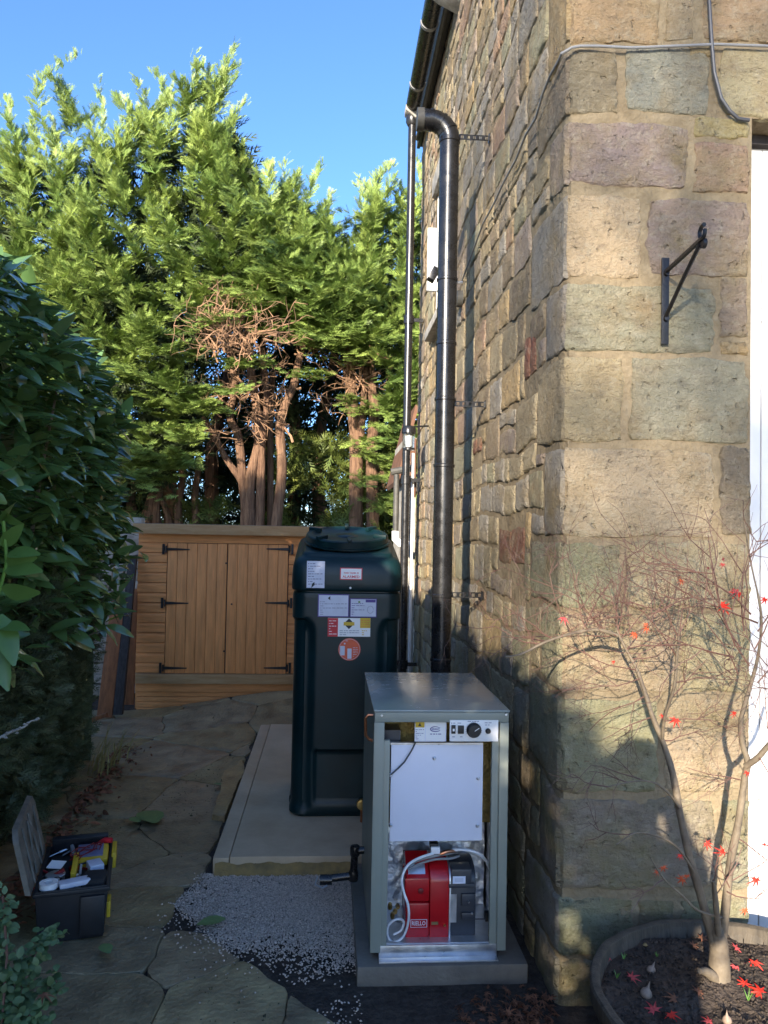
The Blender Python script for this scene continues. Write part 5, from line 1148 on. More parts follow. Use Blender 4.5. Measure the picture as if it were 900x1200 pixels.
# long red shoots rising from the right crown
for a in ((865, 790, 2.12, -30, -80, .36), (868, 760, 2.1, -60, -70, .42), (872, 740, 2.1, -15, -90, .34), (878, 780, 2.1, -75, -60, .46), (885, 760, 2.08, 25, -60, .34), (880, 720, 2.08, -50, -50, .40), (888, 740, 2.06, 40, -40, .3), (888, 730, 2.1, -95, -45, .42), (888, 800, 2.1, 30, -40, .3), (870, 730, 2.1, 8, -60, .30), (860, 770, 2.1, -80, -10, .3)):
    spray(a[0], a[1], a[2], a[3], a[4], a[5]*0.8, 0.0026, 2, tr.uniform(-.03, .03))
for a in ((727, 745, 2.28, -20, -60, .22), (722, 730, 2.29, 0, -60, .24), (728, 748, 2.28, 30, -50, .24), (735, 760, 2.27, 60, -25, .26), (740, 772, 2.27, 60, 10, .24), (722, 745, 2.27, -50, -30, .26), (705, 740, 2.26, -30, -60, .26), (690, 741, 2.25, -20, -50, .24), (670, 742, 2.24, -30, -40, .24), (650, 750, 2.22, -40, -25, .22), (680, 742, 2.25, 30, -60, .24), (660, 745, 2.22, -40, 10, .2), (640, 754, 2.2, -50, 15, .2), (750, 795, 2.26, -40, 15, .26), (745, 785, 2.26, -60, -5, .26), (757, 815, 2.26, -60, 25, .26), (765, 840, 2.25, -50, 20, .22),
          (793, 770, 2.14, -30, -40, .24), (796, 745, 2.12, 10, -50, .24), (794, 745, 2.12, -30, -50, .24), (790, 800, 2.16, 40, -20, .22), (785, 820, 2.18, 40, -30, .2), (779, 845, 2.2, 45, -12, .2), (735, 762, 2.27, 50, -50, .26), (796, 742, 2.12, 40, -30, .22), (776, 868, 2.24, 50, 5, .17), (727, 744, 2.28, -65, 5, .28), (727, 744, 2.28, 40, -5, .26), (724, 738, 2.28, 15, -35, .24), (760, 720, 2.2, 30, -5, .2), (740, 720, 2.25, -30, 5, .2)):
    spray(*a[:5], a[5]*0.8, 0.0020, 3, tr.uniform(-.02, .02))
for a in ((902, 872, 2.1, -10, -50, .26), (925, 850, 2.05, -20, -50, .26), (890, 888, 2.1, 20, 30, .2), (872, 915, 2.16, -50, -15, .22), (862, 980, 2.17, 40, 20, .2), (853, 1035, 2.18, 60, -10, .24), (852, 1045, 2.17, 50, 30, .22), (855, 1040, 2.17, -25, -40, .16), (712, 922, 2.08, -40, -5, .14), (755, 915, 2.12, -40, -10, .2), (735, 917, 2.1, -30, -20, .14), (745, 976, 2.08, -40, 10, .14), (778, 1030, 2.04, -30, 10, .14), (836, 1032, 2.12, 10, -30, .14), (838, 1050, 2.14, 40, -35, .2), (905, 868, 2.1, 10, -40, .24), (930, 800, 2.02, -40, -30, .3), (940, 820, 2.0, -50, 10, .26)):
    spray(*a[:5], a[5]*0.8, 0.0019, 2, tr.uniform(-.03, .03))
tw.build('twigs', 'mapletwig', mp_, fixn=False, smooth=80)['kind'] = 'stuff'
# leaves: a seven fingered star, slightly cupped
lv_ = [(0, -0.12, 0)]; out = [(-0.02, -0.05)]
lobes = [(-128, .45), (-85, .72), (-42, .92), (0, 1.0), (42, .92), (85, .72), (128, .45)]
ring = []
for i, (a, L_) in enumerate(lobes):
    a = math.radians(a)
    ring += [(0.55*L_*math.sin(a-0.13), 0.55*L_*math.cos(a-0.13)), (L_*math.sin(a), L_*math.cos(a)), (0.55*L_*math.sin(a+0.13), 0.55*L_*math.cos(a+0.13))]
    if i < 6: b = (a+math.radians(lobes[i+1][0]))/2; ring.append((0.27*math.sin(b), 0.27*math.cos(b)))
ring.append((0, -0.03))
MV = [(0, 0.0, 0)]+[(x, y, -0.18*(x*x+y*y)) for x, y in ring]; MF = [(0, i, i+1) for i in range(1, len(ring))]+[(0, len(ring), 1)]
mleaf = {}
def maple_leaf(p, s, m, name, parent=None, nrm=None, droop=None, label=None, group=None, cat='leaf'):
    me = mleaf.get(m)
    if me is None:
        me = bpy.data.meshes.new('maple_leaf'); me.from_pydata(MV, [], MF); me.materials.append(M[m]); mleaf[m] = me
    o = bpy.data.objects.new(name, me); link(o, parent)
    if nrm is None: q = Quaternion((tr.uniform(-1, 1), tr.uniform(-1, 1), tr.uniform(-1, 1)), tr.uniform(0, 0.5)) @ Quaternion((0, 0, 1), tr.uniform(0, 6.3))
    else: q = Vector(nrm).to_track_quat('Z', 'Y') @ Quaternion((0, 0, 1), tr.uniform(0, 6.3) if droop is None else droop)
    o.rotation_mode = 'QUATERNION'; o.rotation_quaternion = q; o.scale = (s, s, s*tr.uniform(0.8, 2.5))
    o.location = (MW[parent.name].inverted() @ Vector(p)) if parent is not None else p
    if parent is None: tag(o, label, cat, group)
    return o
for (x, y, s, m) in ((848, 711, .030, 'redleaf'), (845, 708, .022, 'redleaf'), (866, 694, .026, 'redleaf'), (862, 692, .022, 'pinkleaf'), (660, 724, .022, 'pinkleaf'), (743, 742, .018, 'orangeleaf'), (745, 744, .014, 'orangeleaf'), (758, 736, .016, 'orangeleaf'), (757, 731, .013, 'orangeleaf'),
                     (792, 843, .024, 'redleaf'), (861, 835, .018, 'redleaf'), (776, 838, .012, 'redleaf'), (828, 988, .020, 'redleaf'), (848, 998, .026, 'redleaf'), (886, 1030, .030, 'redleaf'), (800, 1030, .022, 'orangeleaf'), (805, 1026, .018, 'orangeleaf'), (777, 1016, .018, 'orangeleaf'), (770, 1021, .014, 'orangeleaf'), (797, 1002, .014, 'redleaf'), (873, 1066, .020, 'orangeleaf'), (799, 680, .016, 'orangeleaf'), (796, 676, .011, 'brownleaf'), (897, 702, .022, 'redleaf'), (876, 905, .014, 'redleaf'), (847, 655, .012, 'deepred'), (830, 665, .010, 'deepred'), (719, 775, .010, 'redleaf'), (898, 990, .02, 'redleaf'), (847, 661, .014, 'pinkleaf')):
    maple_leaf(at(x, y, 1, 2.14), s*1.15, m, 'leaf', mp_, nrm=(tr.gauss(0, .4), -1, tr.gauss(0.2, .4)), droop=PI+tr.gauss(0, .5))
def onsoil(x, y):
    p = at(x, y, 2, PZ-0.03); p.z = sz(p.x, p.y)+0.008; return p
SL_ = [(727, 1103, .034, 'pinkleaf', 'red star shaped leaf on the soil at the back left of the planter'), (714, 1124, .034, 'pinkleaf', 'red leaf curled against the left rim of the planter'), (740, 1147, .034, 'pinkleaf', 'faded red leaf on the soil below the small bulb'),
       (767, 1183, .040, 'pinkleaf', 'red leaf lying near the front rim of the planter'), (786, 1190, .034, 'redleaf', 'bright red leaf against the front rim of the planter'), (791, 1173, .036, 'brownleaf', 'brown star leaf at the front middle of the planter soil'), (818, 1168, .038, 'brownleaf', 'brown star leaf right of the front middle of the planter soil'), (862, 1112, .032, 'pinkleaf', 'red leaf on the soil behind the maple trunk'),
       (862, 1134, .034, 'pinkleaf', 'red leaf just right of the foot of the maple trunk'), (884, 1130, .040, 'redleaf', 'bright red leaf on the soil at the right edge of the photo'), (891, 1165, .046, 'redleaf', 'largest bright red leaf at the lower right of the soil'), (873, 1158, .036, 'redleaf', 'red leaf overlapping the green shoot at lower right'), (831, 1194, .032, 'pinkleaf', 'faded red leaf at the bottom edge of the photo'), (822, 1102, .034, 'brownleaf', 'brown curled leaf left of the maple trunk'), (812, 1110, .028, 'brownleaf', 'small brown leaf left of the maple trunk')]
for x, y, s, m, lab in SL_: maple_leaf(onsoil(x, y), s, m, 'fallen_leaf', nrm=(tr.gauss(0, .25), -0.4, 1), label=lab, group='maple leaves fallen on the planter soil')
for x, y, s, lab in ((763, 1136, .014, 'small garlic like bulb with a pointed tip on the planter soil'), (757, 1167, .017, 'larger pale pinkish bulb near the front of the planter soil'), (852, 1196, .013, 'pale round bulb at the bottom edge of the planter soil')):
    p = onsoil(x, y); k = MB(); k.lathe([(0.002*s/.014, -s*.8), (s*.8, -s*.5), (s, 0), (s*.75, s*.6), (s*.3, s), (s*.12, s*1.6), (s*.03, s*2.1)], (0, 0, 0), 16); Rm = Matrix.Rotation(tr.uniform(-.6, .6), 3, 'Y'); k.v = [tuple(p+Rm @ Vector(q)) for q in k.v]
    o = k.build('bulb', 'sandybulb', smooth=60); tag(o, lab, 'bulb', 'bulbs on the planter soil')
for x, y, s, lab in ((794, 1091, .006, 'tiny white snail shell on the soil near the house wall'), (756, 1108, .008, 'small pale pebble on the soil near the back of the planter')):
    p = onsoil(x, y); o = MB().lathe([(s*.3, -s*.6), (s, 0), (s*.4, s*.7)], p, 10).build('pebble', 'white' if s < .007 else 'sandy', smooth=60); tag(o, lab, 'pebble')
def shoot(x, y, lab, h=0.03, n=4):
    p = onsoil(x, y); k = MB()
    for i in range(n):
        a = tr.uniform(0, 6.3); q = p+Vector((math.cos(a)*h*.5, math.sin(a)*h*.5, h)); k.prism([p+Vector((-.002, 0, 0)), p+Vector((.002, 0, 0)), q], (0, .001, 0))
    M.setdefault('lime', mat('bright_green_shoot', (0.09, 0.2, 0.03), 0.5)); o = k.build('shoot', 'lime', smooth=0); tag(o, lab, 'seedling')
shoot(877, 1176, 'bright green shoot among red leaves at lower right'); shoot(731, 1126, 'small green seedling near the left rim of the planter', .018); shoot(723, 1147, 'green seedling low against the left rim of the planter', .022); shoot(770, 1122, 'tiny green seedling in the middle of the planter soil', .014)
# leaf litter by the wall
n = 260; tlv = np.array([(p[0], p[1], 3*p[2]) for p in MV]); P = []
while len(P) < n:
    q = (tr.gauss(0.66, 0.10), tr.gauss(2.50, 0.07)); 
    if q[0] < WX-0.02 and q[1] > 2.3: P.append((q[0], q[1], tr.uniform(-0.02, 0.012)))
P = np.array(P); d = rng.normal(size=(n, 3)); d[:, 2] *= 0.4; X, Y, Z = frames(d, np.tile([0.0, 0.0, 1.0], (n, 1))+rng.normal(size=(n, 3))*0.35); V, F = scatter(tlv, MF, P, X, Y, Z, rng.uniform(0.018, 0.034, n))
o = fastmesh('leaf_litter', V, F, 'brownleaf'); tag(o, kind='stuff')
# ================================================================ LAUREL, FINE HEDGE
def leaf_template(w=0.235, fold=0.22, curl=0.25, n=4):
    V = []; 
    for i in range(n+1):
        t = i/n; ww = w*math.sin(PI*min(1, t*0.94+0.03))**0.75*(1-0.25*t); z = -curl*t*t
        V += [(t, -ww, z+fold*ww), (t, 0, z), (t, ww, z+fold*ww)]
    F = []
    for i in range(n):
        b = i*3; F += [(b, b+1, b+4, b+3), (b+1, b+2, b+5, b+4)]
    return np.array(V), np.array(F)
LV, LF = leaf_template()
def gap(x, y, z):   # chinks in the hedge that let a little low sun through
    yy = y-(x+1.3)*2.434; zz = z+(x+1.3)*0.779
    return (-2.68 < yy < -2.42 and 1.62 < zz < 2.12) or (-2.02 < yy < -1.82 and 2.12 < zz < 2.34)
lau = thing('laurel_hedge', 'tall glossy dark green laurel hedge filling the left side', 'laurel hedge', (-1.6, 3.0, 0))
HX = -1.28
def hedge_face(y):   # x of the clipped face
    return HX-0.05*sstep(3.4, 5.0, y)+0.05*noise.noise(Vector((y*1.5, 0, 0)))
def hedge_top(y): return 2.62-0.10*sstep(3.5, 4.6, y)-0.75*sstep(4.6, 5.6, y)**2+0.08*noise.noise(Vector((y*2, 4, 0)))
r = np.random.default_rng(3)
def bump(y, z, a=0.10): return a*noise.noise(Vector((y*2.0, z*2.0, 1)))+a*0.5*noise.noise(Vector((y*5.0, z*5.0, 7)))
P = []; D = []; U = []
tr2 = random.Random(31)
while len(P) < 12500:
    y = tr2.uniform(-3.3, 5.45); t = hedge_top(y); z = tr2.uniform(0.95, t+0.1)
    if z < 1.35 and tr2.random() < 0.55-(0.0 if y > 2.6 else 0.6): continue
    dep = abs(tr2.gauss(0, 0.11)); top = max(0, z-(t-0.35))
    x = hedge_face(y)+bump(y, z)-dep-(top*1.2)**2*0.8
    if tr2.random() < 0.25: x = hedge_face(y)-tr2.uniform(0.1, 1.9); z = t-abs(tr2.gauss(0, 0.08)); 
    if y > 5.0: x -= tr2.uniform(0, 1.8)
    if x*1.0 > 0.9*(-0.33-0.37*y) and y < 1.6: continue
    if gap(x, y, z): continue
    P.append((x, y, z)); D.append((0.75+tr2.gauss(0, .5), tr2.gauss(-0.12, .65), 0.15+tr2.gauss(0, .45))); U.append((0.35+tr2.gauss(0, .35), tr2.gauss(-.1, .35), 1.0))
P, D, U = map(np.array, (P, D, U)); S = r.uniform(0.085, 0.20, len(P))
dist = np.linalg.norm(P-np.array([0, 0, 1.55]), axis=1)
px_ = (P-np.array([0, 0, 1.55])) @ np.array(CR); dep_ = (P-np.array([0, 0, 1.55])) @ np.array(CF); inview = (dep_ > 0.5) & (np.abs(px_)/np.maximum(dep_, .01) < 0.52)
score = np.where(inview, S/dist+0.02*(P[:, 0]-np.array([hedge_face(y) for y in P[:, 1]])), -1)
near = set(np.argsort(-score)[:290].tolist())
X, Y, Z = frames(D, U)
Xc = X; keep = np.array([i not in near for i in range(len(P))])
V, F = scatter(LV, LF, P[keep], X[keep], Y[keep], Z[keep], S[keep]); o = fastmesh('foliage', V, F, 'laurel', lau, smooth=True); tag(o, kind='stuff')
lme = bpy.data.meshes.new('leaf'); lme.from_pydata([tuple(v) for v in LV], [], [tuple(int(q) for q in f) for f in LF]); lme.polygons.foreach_set('use_smooth', [True]*len(lme.polygons)); lme.materials.append(M['laurel'])
inv = MW[lau.name].inverted()
for i in sorted(near):
    o = bpy.data.objects.new('leaf', lme); link(o, lau); o.matrix_local = inv @ Matrix(((X[i][0]*S[i], Y[i][0]*S[i], Z[i][0]*S[i], P[i][0]), (X[i][1]*S[i], Y[i][1]*S[i], Z[i][1]*S[i], P[i][1]), (X[i][2]*S[i], Y[i][2]*S[i], Z[i][2]*S[i], P[i][2]), (0, 0, 0, 1)))
k = MB()   # branches inside
for i in range(150):
    y = tr2.uniform(-2.8, 4.0); p = Vector((tr2.uniform(-2.3, -1.95), y, 0.2)); pts = [p]
    for j in range(5): p = p+Vector((tr2.gauss(0.08, .07), tr2.gauss(0, .10), 0.40)); pts.append(p)
    k.tube(pts, [0.022-0.0035*j for j in range(6)], 5, cap=False)
k.build('branches', 'maplebark', lau, fixn=False)['kind'] = 'stuff'
k = MB(); gy0, gy1 = -3.25, 5.3
def corep(a, b):
    y = gy0+(gy1-gy0)*a; t = hedge_top(y)-0.16
    if b < 0.6: return Vector((-1.62+0.08*noise.noise(Vector((a*40, b*9, 2))), y, t*b/0.6))
    return Vector((-1.62-1.4*(b-0.6)/0.4, y, t-0.05*abs(noise.noise(Vector((a*40, b*9, 2))))))
k.grid(corep, 110, 34); k.grid(lambda a, b: Vector((-1.56-1.5*a, 5.3+0.05*noise.noise(Vector((a*9, b*9, 1))), b*1.75)), 10, 10); k.f = [f for f in k.f if not any(gap(*k.v[i]) for i in f)]; k.build('inner_growth', 'yew', lau, fixn=False)
# young pale shoot near the camera
sh = thing('laurel_shoot', 'pale young laurel shoot with light green leaves at the left edge', 'laurel shoot', at(-10, 700, 1, 1.75))
base = at(-14, 760, 1, 1.8); lme2 = lme.copy(); lme2.materials.clear(); lme2.materials.append(M['laurellight'])
stemp = [at(-30, 800, 1, 1.85), at(-8, 720, 1, 1.8), at(8, 660, 1, 1.78), at(4, 610, 1, 1.76)]; MB().tube(stemp, 0.004, 6).build('stem', 'lime', sh)
inv = MW[sh.name].inverted()
for (x, y, ex, ey, s) in ((12, 575, 44, 562, .075), (8, 590, -20, 570, .07), (2, 600, 22, 622, .07), (8, 650, 48, 640, .09), (6, 668, 44, 662, .10), (2, 690, 40, 700, .10), (0, 640, -30, 600, .09), (4, 615, 10, 580, .09), (0, 720, 18, 775, .12), (-6, 700, -40, 690, .1), (6, 660, 52, 656, .08), (-2, 735, 35, 728, .09), (-5, 760, 8, 810, .1), (2, 640, 30, 612, .08)):
    a = at(x, y, 1, 1.78); b = at(ex, ey, 1, 1.72); d = np.array([(b-a)]); Xx, Yy, Zz = frames(d, np.array([[0.3, -0.9, 0.5+tr2.gauss(0, .4)]])); Xx, Yy, Zz = Xx[0], Yy[0], Zz[0]
    o = bpy.data.objects.new('leaf', lme2); link(o, sh); o.matrix_local = inv @ Matrix(((Xx[0]*s, Yy[0]*s, Zz[0]*s, a.x), (Xx[1]*s, Yy[1]*s, Zz[1]*s, a.y), (Xx[2]*s, Yy[2]*s, Zz[2]*s, a.z), (0, 0, 0, 1)))
# feathery spray used by the cypresses and the fine hedge
def frond(pairs=7, sub=2, w=0.035):
    V = []; F = []
    def strip(a, d, L_, ww):
        a = Vector(a); d = Vector(d).normalized(); s = d.cross(Vector((0, 0, 1))).normalized()*ww; n_ = len(V)
        V.extend([a, a+d*L_*0.45+s, a+d*L_, a+d*L_*0.45-s]); F.append((n_, n_+1, n_+2, n_+3))
    strip((0, 0, 0), (1, 0, -0.12), 1.0, w*0.6)
    for i in range(pairs):
        t = 0.12+0.8*i/pairs
        for s in (-1, 1):
            L_ = 0.46*(1-t)**0.7+0.07; d = Vector((0.75, s*0.62, 0.12-0.2*t)); a = Vector((t, 0, -0.12*t)); strip(a, d, L_, w)
            for q in range(sub):
                b = a+d.normalized()*L_*(0.3+0.32*q); strip(b, Vector((1.0, s*(-0.15 if q % 2 else 1.1), -0.1)), L_*0.42, w*0.8)
    return np.array([tuple(v) for v in V]), np.array(F)
def frond3(pairs=5, w=0.05, sub=1):
    V = []; F = []
    def tri(a, d, L_, ww):
        a = Vector(a); d = Vector(d).normalized(); s = d.cross(Vector((0, 0, 1))).normalized()*ww; n_ = len(V)
        V.extend([a+s*0.7, a+d*L_, a-s*0.7]); F.append((n_, n_+1, n_+2))
    tri((0, 0, 0), (1, 0, -0.16), 1.02, w*0.8)
    for i in range(pairs):
        t = 0.10+0.80*i/pairs
        for s in (-1, 1):
            L_ = 0.44*(1-t)**0.6+0.09; d = Vector((0.85, s*0.55, 0.10-0.35*t)); a = Vector((t, 0, -0.14*t)); tri(a, d, L_, w)
            for q in range(sub):
                b = a+d.normalized()*L_*0.4; tri(b, Vector((1.0, s*(-0.1 if (i+q) % 2 else 1.2), -0.15)), L_*0.5, w*0.85)
    return np.array([tuple(v) for v in V]), np.array(F)
FV, FF = frond3(); FV2, FF2 = frond3(4, 0.05, 1)
yew = thing('conifer_hedge', 'dense fine leaved dark conifer hedge below the laurel', 'conifer hedge', (-1.6, 3.0, 0))
n = 13000; y = r.uniform(0.6, 5.05, n); z = r.uniform(0.05, 1.32, n); dep = np.abs(r.normal(0, 0.07, n))
fx_ = np.array([hedge_face(a)+bump(a+3, b, 0.13)-0.03*sstep(0.5, 0.0, b)-0.09-0.05*sstep(3.5, 5.0, a)+0.03*(b-0.7) for a, b in zip(y, z)]); x = fx_-dep
e_ = y > 4.75; x[e_] -= r.uniform(0, 0.7, e_.sum())
tbmask = (y > 2.75) & (y < 3.6) & (z < 0.5); x[tbmask] -= 0.10
P = np.stack([x, y, z], 1); D = np.stack([0.6+r.normal(0, .5, n), r.normal(0, .6, n), 0.35+r.normal(0, .5, n)], 1); X, Y, Z = frames(D, r.normal(size=(n, 3))+np.array([.3, 0, .8]))
V, F = scatter(FV2, FF2, P, X, Y, Z, r.uniform(0.05, 0.11, n)); o = fastmesh('foliage', V, F, 'yew', yew); tag(o, kind='stuff')
k = MB(); k.grid(lambda a, b: Vector((-1.66+0.04*noise.noise(Vector((a*30, b*9, 2))), 0.6+4.5*a, -0.02+b*1.25)), 60, 20); k.build('inner_growth', 'yew', yew, fixn=False)
# strappy plant, litter and small shrub on the left
cx = at(120, 905, 2, 0.0)
st = thing('strap_plant', 'clump of straw coloured strappy leaves arching over the path edge', 'strap leaved plant', cx)
for i in range(46):
    a = tr2.uniform(-0.9, 1.5); L_ = tr2.uniform(0.32, 0.55); p = cx+Vector((tr2.gauss(0, .05), tr2.gauss(0, .12), 0)); dirv = Vector((math.cos(a), -math.sin(a)*0.6, 0)); k = MB(); s = dirv.cross(Vector((0, 0, 1)))*0.008; vs = []
    ln = tr2.uniform(0.35, 0.9)
    for j in range(7):
        t = j/6; c = p+dirv*L_*ln*t**1.4+Vector((0, 0, L_*(t-0.55*t*t*ln*1.4))); ww = 1-t*0.9; vs += [c-s*ww, c+s*ww]
    k.add(vs, [(2*j, 2*j+1, 2*j+3, 2*j+2) for j in range(6)]); k.build('blade', 'straw', st, fixn=False)
n = 600; P = np.stack([-1.30+np.abs(r.normal(0, .09, n)), r.uniform(2.2, 5.6, n), np.full(n, 0.02)], 1); P[:, 0] -= 0.06*(P[:, 1]-3); d = r.normal(size=(n, 3)); d[:, 2] *= .3; X, Y, Z = frames(d, np.tile([0, 0, 1.0], (n, 1))+r.normal(size=(n, 3))*.4)
V, F = scatter(LV*np.array([1, 1.3, 1]), LF, P, X, Y, Z, r.uniform(0.02, 0.055, n)); o = fastmesh('hedge_litter', V, F, 'brownleaf'); tag(o, kind='stuff')
lc_ = at(20, 1190, 1, 1.9); hb_ = thing('small_shrub', 'small blue green leaved shrub sprawling at the bottom left corner', 'shrub', (lc_.x, 1.95, 0))
k = MB(); P = []; D = []
for (pts) in (((0, 1230, 1.8), (8, 1120, 1.85), (3, 1050, 1.9)), ((0, 1230, 1.8), (25, 1160, 1.85), (45, 1110, 1.9), (64, 1092, 1.95)), ((5, 1240, 1.75), (35, 1190, 1.8), (55, 1165, 1.85), (66, 1150, 1.85)), ((-10, 1220, 1.8), (-5, 1150, 1.85), (-12, 1080, 1.9)), ((10, 1240, 1.8), (20, 1190, 1.85), (24, 1150, 1.9)), ((0, 1260, 1.75), (30, 1215, 1.8), (60, 1205, 1.8)), ((0, 1230, 1.8), (18, 1150, 1.85), (30, 1125, 1.9))):
    q = [at(*a[:2], 1, a[2]) for a in pts]; k.tube(q, 0.003, 5)
    for a, b in zip(q, q[1:]):
        for t in np.linspace(0, 1, 14):
            c = a.lerp(b, float(t)); 
            for _ in range(4): P.append(tuple(c+Vector((tr2.gauss(0, .012), tr2.gauss(0, .012), tr2.gauss(0, .012))))); D.append((tr2.gauss(0, 1), tr2.gauss(0, 1), tr2.gauss(.3, .6)))
k.build('stems', 'mapletwig', hb_)
P, D = np.array(P), np.array(D); X, Y, Z = frames(D, np.tile([0.2, -.6, 1.0], (len(P), 1))); V, F = scatter(LV*np.array([1, 1.7, 1]), LF, P, X, Y, Z, r.uniform(0.014, 0.026, len(P))); o = fastmesh('foliage', V, F, 'hebe', hb_); tag(o, kind='stuff')
maple_leaf(at(50, 1165, 1, 1.8), 0.035, 'brownleaf', 'dry_flower', hb_)
k = MB(); q = [at(-8, 868, 1, 2.75), at(12, 858, 1, 2.8), at(28, 852, 1, 2.85), at(36, 845, 1, 2.88), at(46, 843, 1, 2.9)]; k.tube(q, [.004, .005, .004, .003, .002], 6)
for i in range(14):
    c = q[i % 4].lerp(q[i % 4+1], tr2.random()); k.lathe([(.002, -.004), (.007, 0), (.002, .005)], c+Vector((tr2.gauss(0, .004), -.004, tr2.gauss(0, .004))), 6)
o = k.build('lichen_twig', 'drystone'); tag(o, 'pale lichen covered twig poking out of the fine hedge', 'twig')
# single green leaves dropped on the path and gravel
lme3 = lme.copy(); lme3.materials.clear(); lme3.materials.append(M['greenleaf'])
def drop(x, y, ex, ey, s, lab, zz=0.022, w=1.6, name='fallen_leaf'):
    a = at(x, y, 2, zz); b = at(ex, ey, 2, zz+0.008); d = (b-a); L_ = d.length; d.normalize(); yv = Vector((0, 0, 1)).cross(d)
    o = bpy.data.objects.new(name, lme3); link(o); zv = d.cross(yv); o.matrix_world = Matrix(((d.x*L_, yv.x*L_*w, zv.x*L_*.5, a.x), (d.y*L_, yv.y*L_*w, zv.y*L_*.5, a.y), (d.z*L_, yv.z*L_*w, zv.z*L_*.5, a.z+0.012), (0, 0, 0, 1))); tag(o, lab, 'leaf')
drop(182, 967, 169, 946, 1, 'pale green laurel leaf lying on the paving above the toolbox', w=1.3); drop(264, 1080, 231, 1083, 1, 'wide green leaf lying on the grey gravel', w=1.6)
drop(163, 966, 153, 958, 1, 'tiny curled green leaf left of the pale laurel leaf', w=1.5); drop(120, 1110, 128, 1118, 1, 'small green leaf at the foot of the toolbox'); drop(262, 922, 250, 919, 1, 'small pale leaf on the paving beside the concrete slab', w=1.0)
# ================================================================ CYPRESSES
TYY = 11.0
def tx(px, Y=TYY): return at(px, 600, 1, Y).x
def tz(py, Y=TYY): return at(300, py, 1, Y).z
def bottom(px):
    xs = [-200, 150, 175, 225, 240, 258, 300, 345, 372, 405, 425, 446, 458, 480, 700]; ys = [640, 640, 575, 550, 420, 374, 370, 400, 400, 408, 425, 440, 600, 640, 640]
    return np.interp(px, xs, ys)
def crown(root, leaders, n, seed, Y0, mat_='cypress', fr=(FV, FF), size=(0.22, 0.46), rmax=1.5, usebottom=True, zb=1.2):
    q = np.random.default_rng(seed); Ps = []; Ds = []
    for (px, py, R_) in leaders:
        x0, zt = tx(px, Y0), tz(py, Y0); m_ = int(n*R_*(zt-zb)/sum(l[2]*(tz(l[1], Y0)-zb) for l in leaders)*1.0)
        t = 1-(1-q.uniform(0, 1, m_*2))**1.0; t = t[:m_*2]
        rad = R_*(1-t**1.5)**0.85*(0.8+0.2*np.sin(t*23+px)); rad = np.maximum(rad, 0.04)
        ang = q.uniform(0, 2*PI, len(t)); front = np.sin(ang) < 0.35; t, rad, ang = t[front], rad[front], ang[front]
        ph = q.uniform(0, 9, 1)
        lump = 1+0.22*np.sin(ang*5+t*14+ph)*np.cos(t*31+ang*3)
        rr = rad*lump*np.minimum(1, np.abs(1-np.abs(q.normal(0, 0.22, len(t)))))
        x = x0+rr*np.cos(ang)+0.12*np.sin(t*4+ph)*t; y = Y0+rr*np.sin(ang)*0.9; z = zb+(zt-zb)*t
        Ps.append(np.stack([x, y, z], 1)); Ds.append(np.stack([np.cos(ang)*(1-t*0.6)+q.normal(0, .35, len(t)), np.sin(ang)*(1-t*.6)+q.normal(0, .35, len(t)), 0.25+1.5*t**2+q.normal(0, .35, len(t))], 1))
    P, D = np.concatenate(Ps), np.concatenate(Ds)
    if usebottom:
        sx_ = 450+901*((P-np.array([0, 0, 1.55])) @ np.array(CR))/((P-np.array([0, 0, 1.55])) @ np.array(CF)); sy_ = 600-901*((P-np.array([0, 0, 1.55])) @ np.array(CU))/((P-np.array([0, 0, 1.55])) @ np.array(CF))
        keep = sy_ < bottom(sx_)+q.normal(0, 12, len(P)); P, D = P[keep], D[keep]
    m_ = len(P); X, Y, Z = frames(D, np.tile([0, -0.35, 1.0], (m_, 1))+q.normal(size=(m_, 3))*0.4)
    V, F = scatter(fr[0], fr[1], P, X, Y, Z, q.uniform(*size, m_)); o = fastmesh('foliage', V, F, mat_, root); tag(o, kind='stuff'); return m_
def wood(root, pts, r0, r1, Y=TYY, name='trunk', m='bark', n=9):
    P_ = [at(220+x/3.46, 350+y/3.46, 1, Y) for x, y in pts]; out = []
    for i in range(len(P_)-1):
        p0, p1, p2, p3 = P_[max(i-1, 0)], P_[i], P_[i+1], P_[min(i+2, len(P_)-1)]
        for k_ in range(5):
            t = k_/5; out.append(0.5*((2*p1)+(-p0+p2)*t+(2*p0-5*p1+4*p2-p3)*t*t+(-p0+3*p1-3*p2+p3)*t*t*t))
    out.append(P_[-1]); N_ = len(out); MB().tube(out, [(r0+(r1-r0)*i/(N_-1))*(1+0.12*noise.noise(Vector((i*.8, r0*50, 1)))) for i in range(N_)], n).build(name, m, root, fixn=False, smooth=70); return out
t1 = thing('cypress_tree', 'tallest broad yellow green cypress with feathery spires behind the shed', 'cypress tree', (tx(285), TYY, 0), group='cypress trees behind the shed')
TOP = [(-260, 170), (-200, 190), (0, 160), (40, 165), (70, 150), (95, 112), (120, 140), (150, 135), (180, 122), (205, 130), (228, 105), (250, 105), (272, 90), (290, 140), (300, 195), (318, 212), (333, 208), (350, 218), (375, 214), (395, 240), (408, 262), (418, 262), (430, 232), (450, 215), (480, 215), (560, 200), (640, 190)]
def topy(px): return float(np.interp(px, [t[0] for t in TOP], [t[1] for t in TOP]))
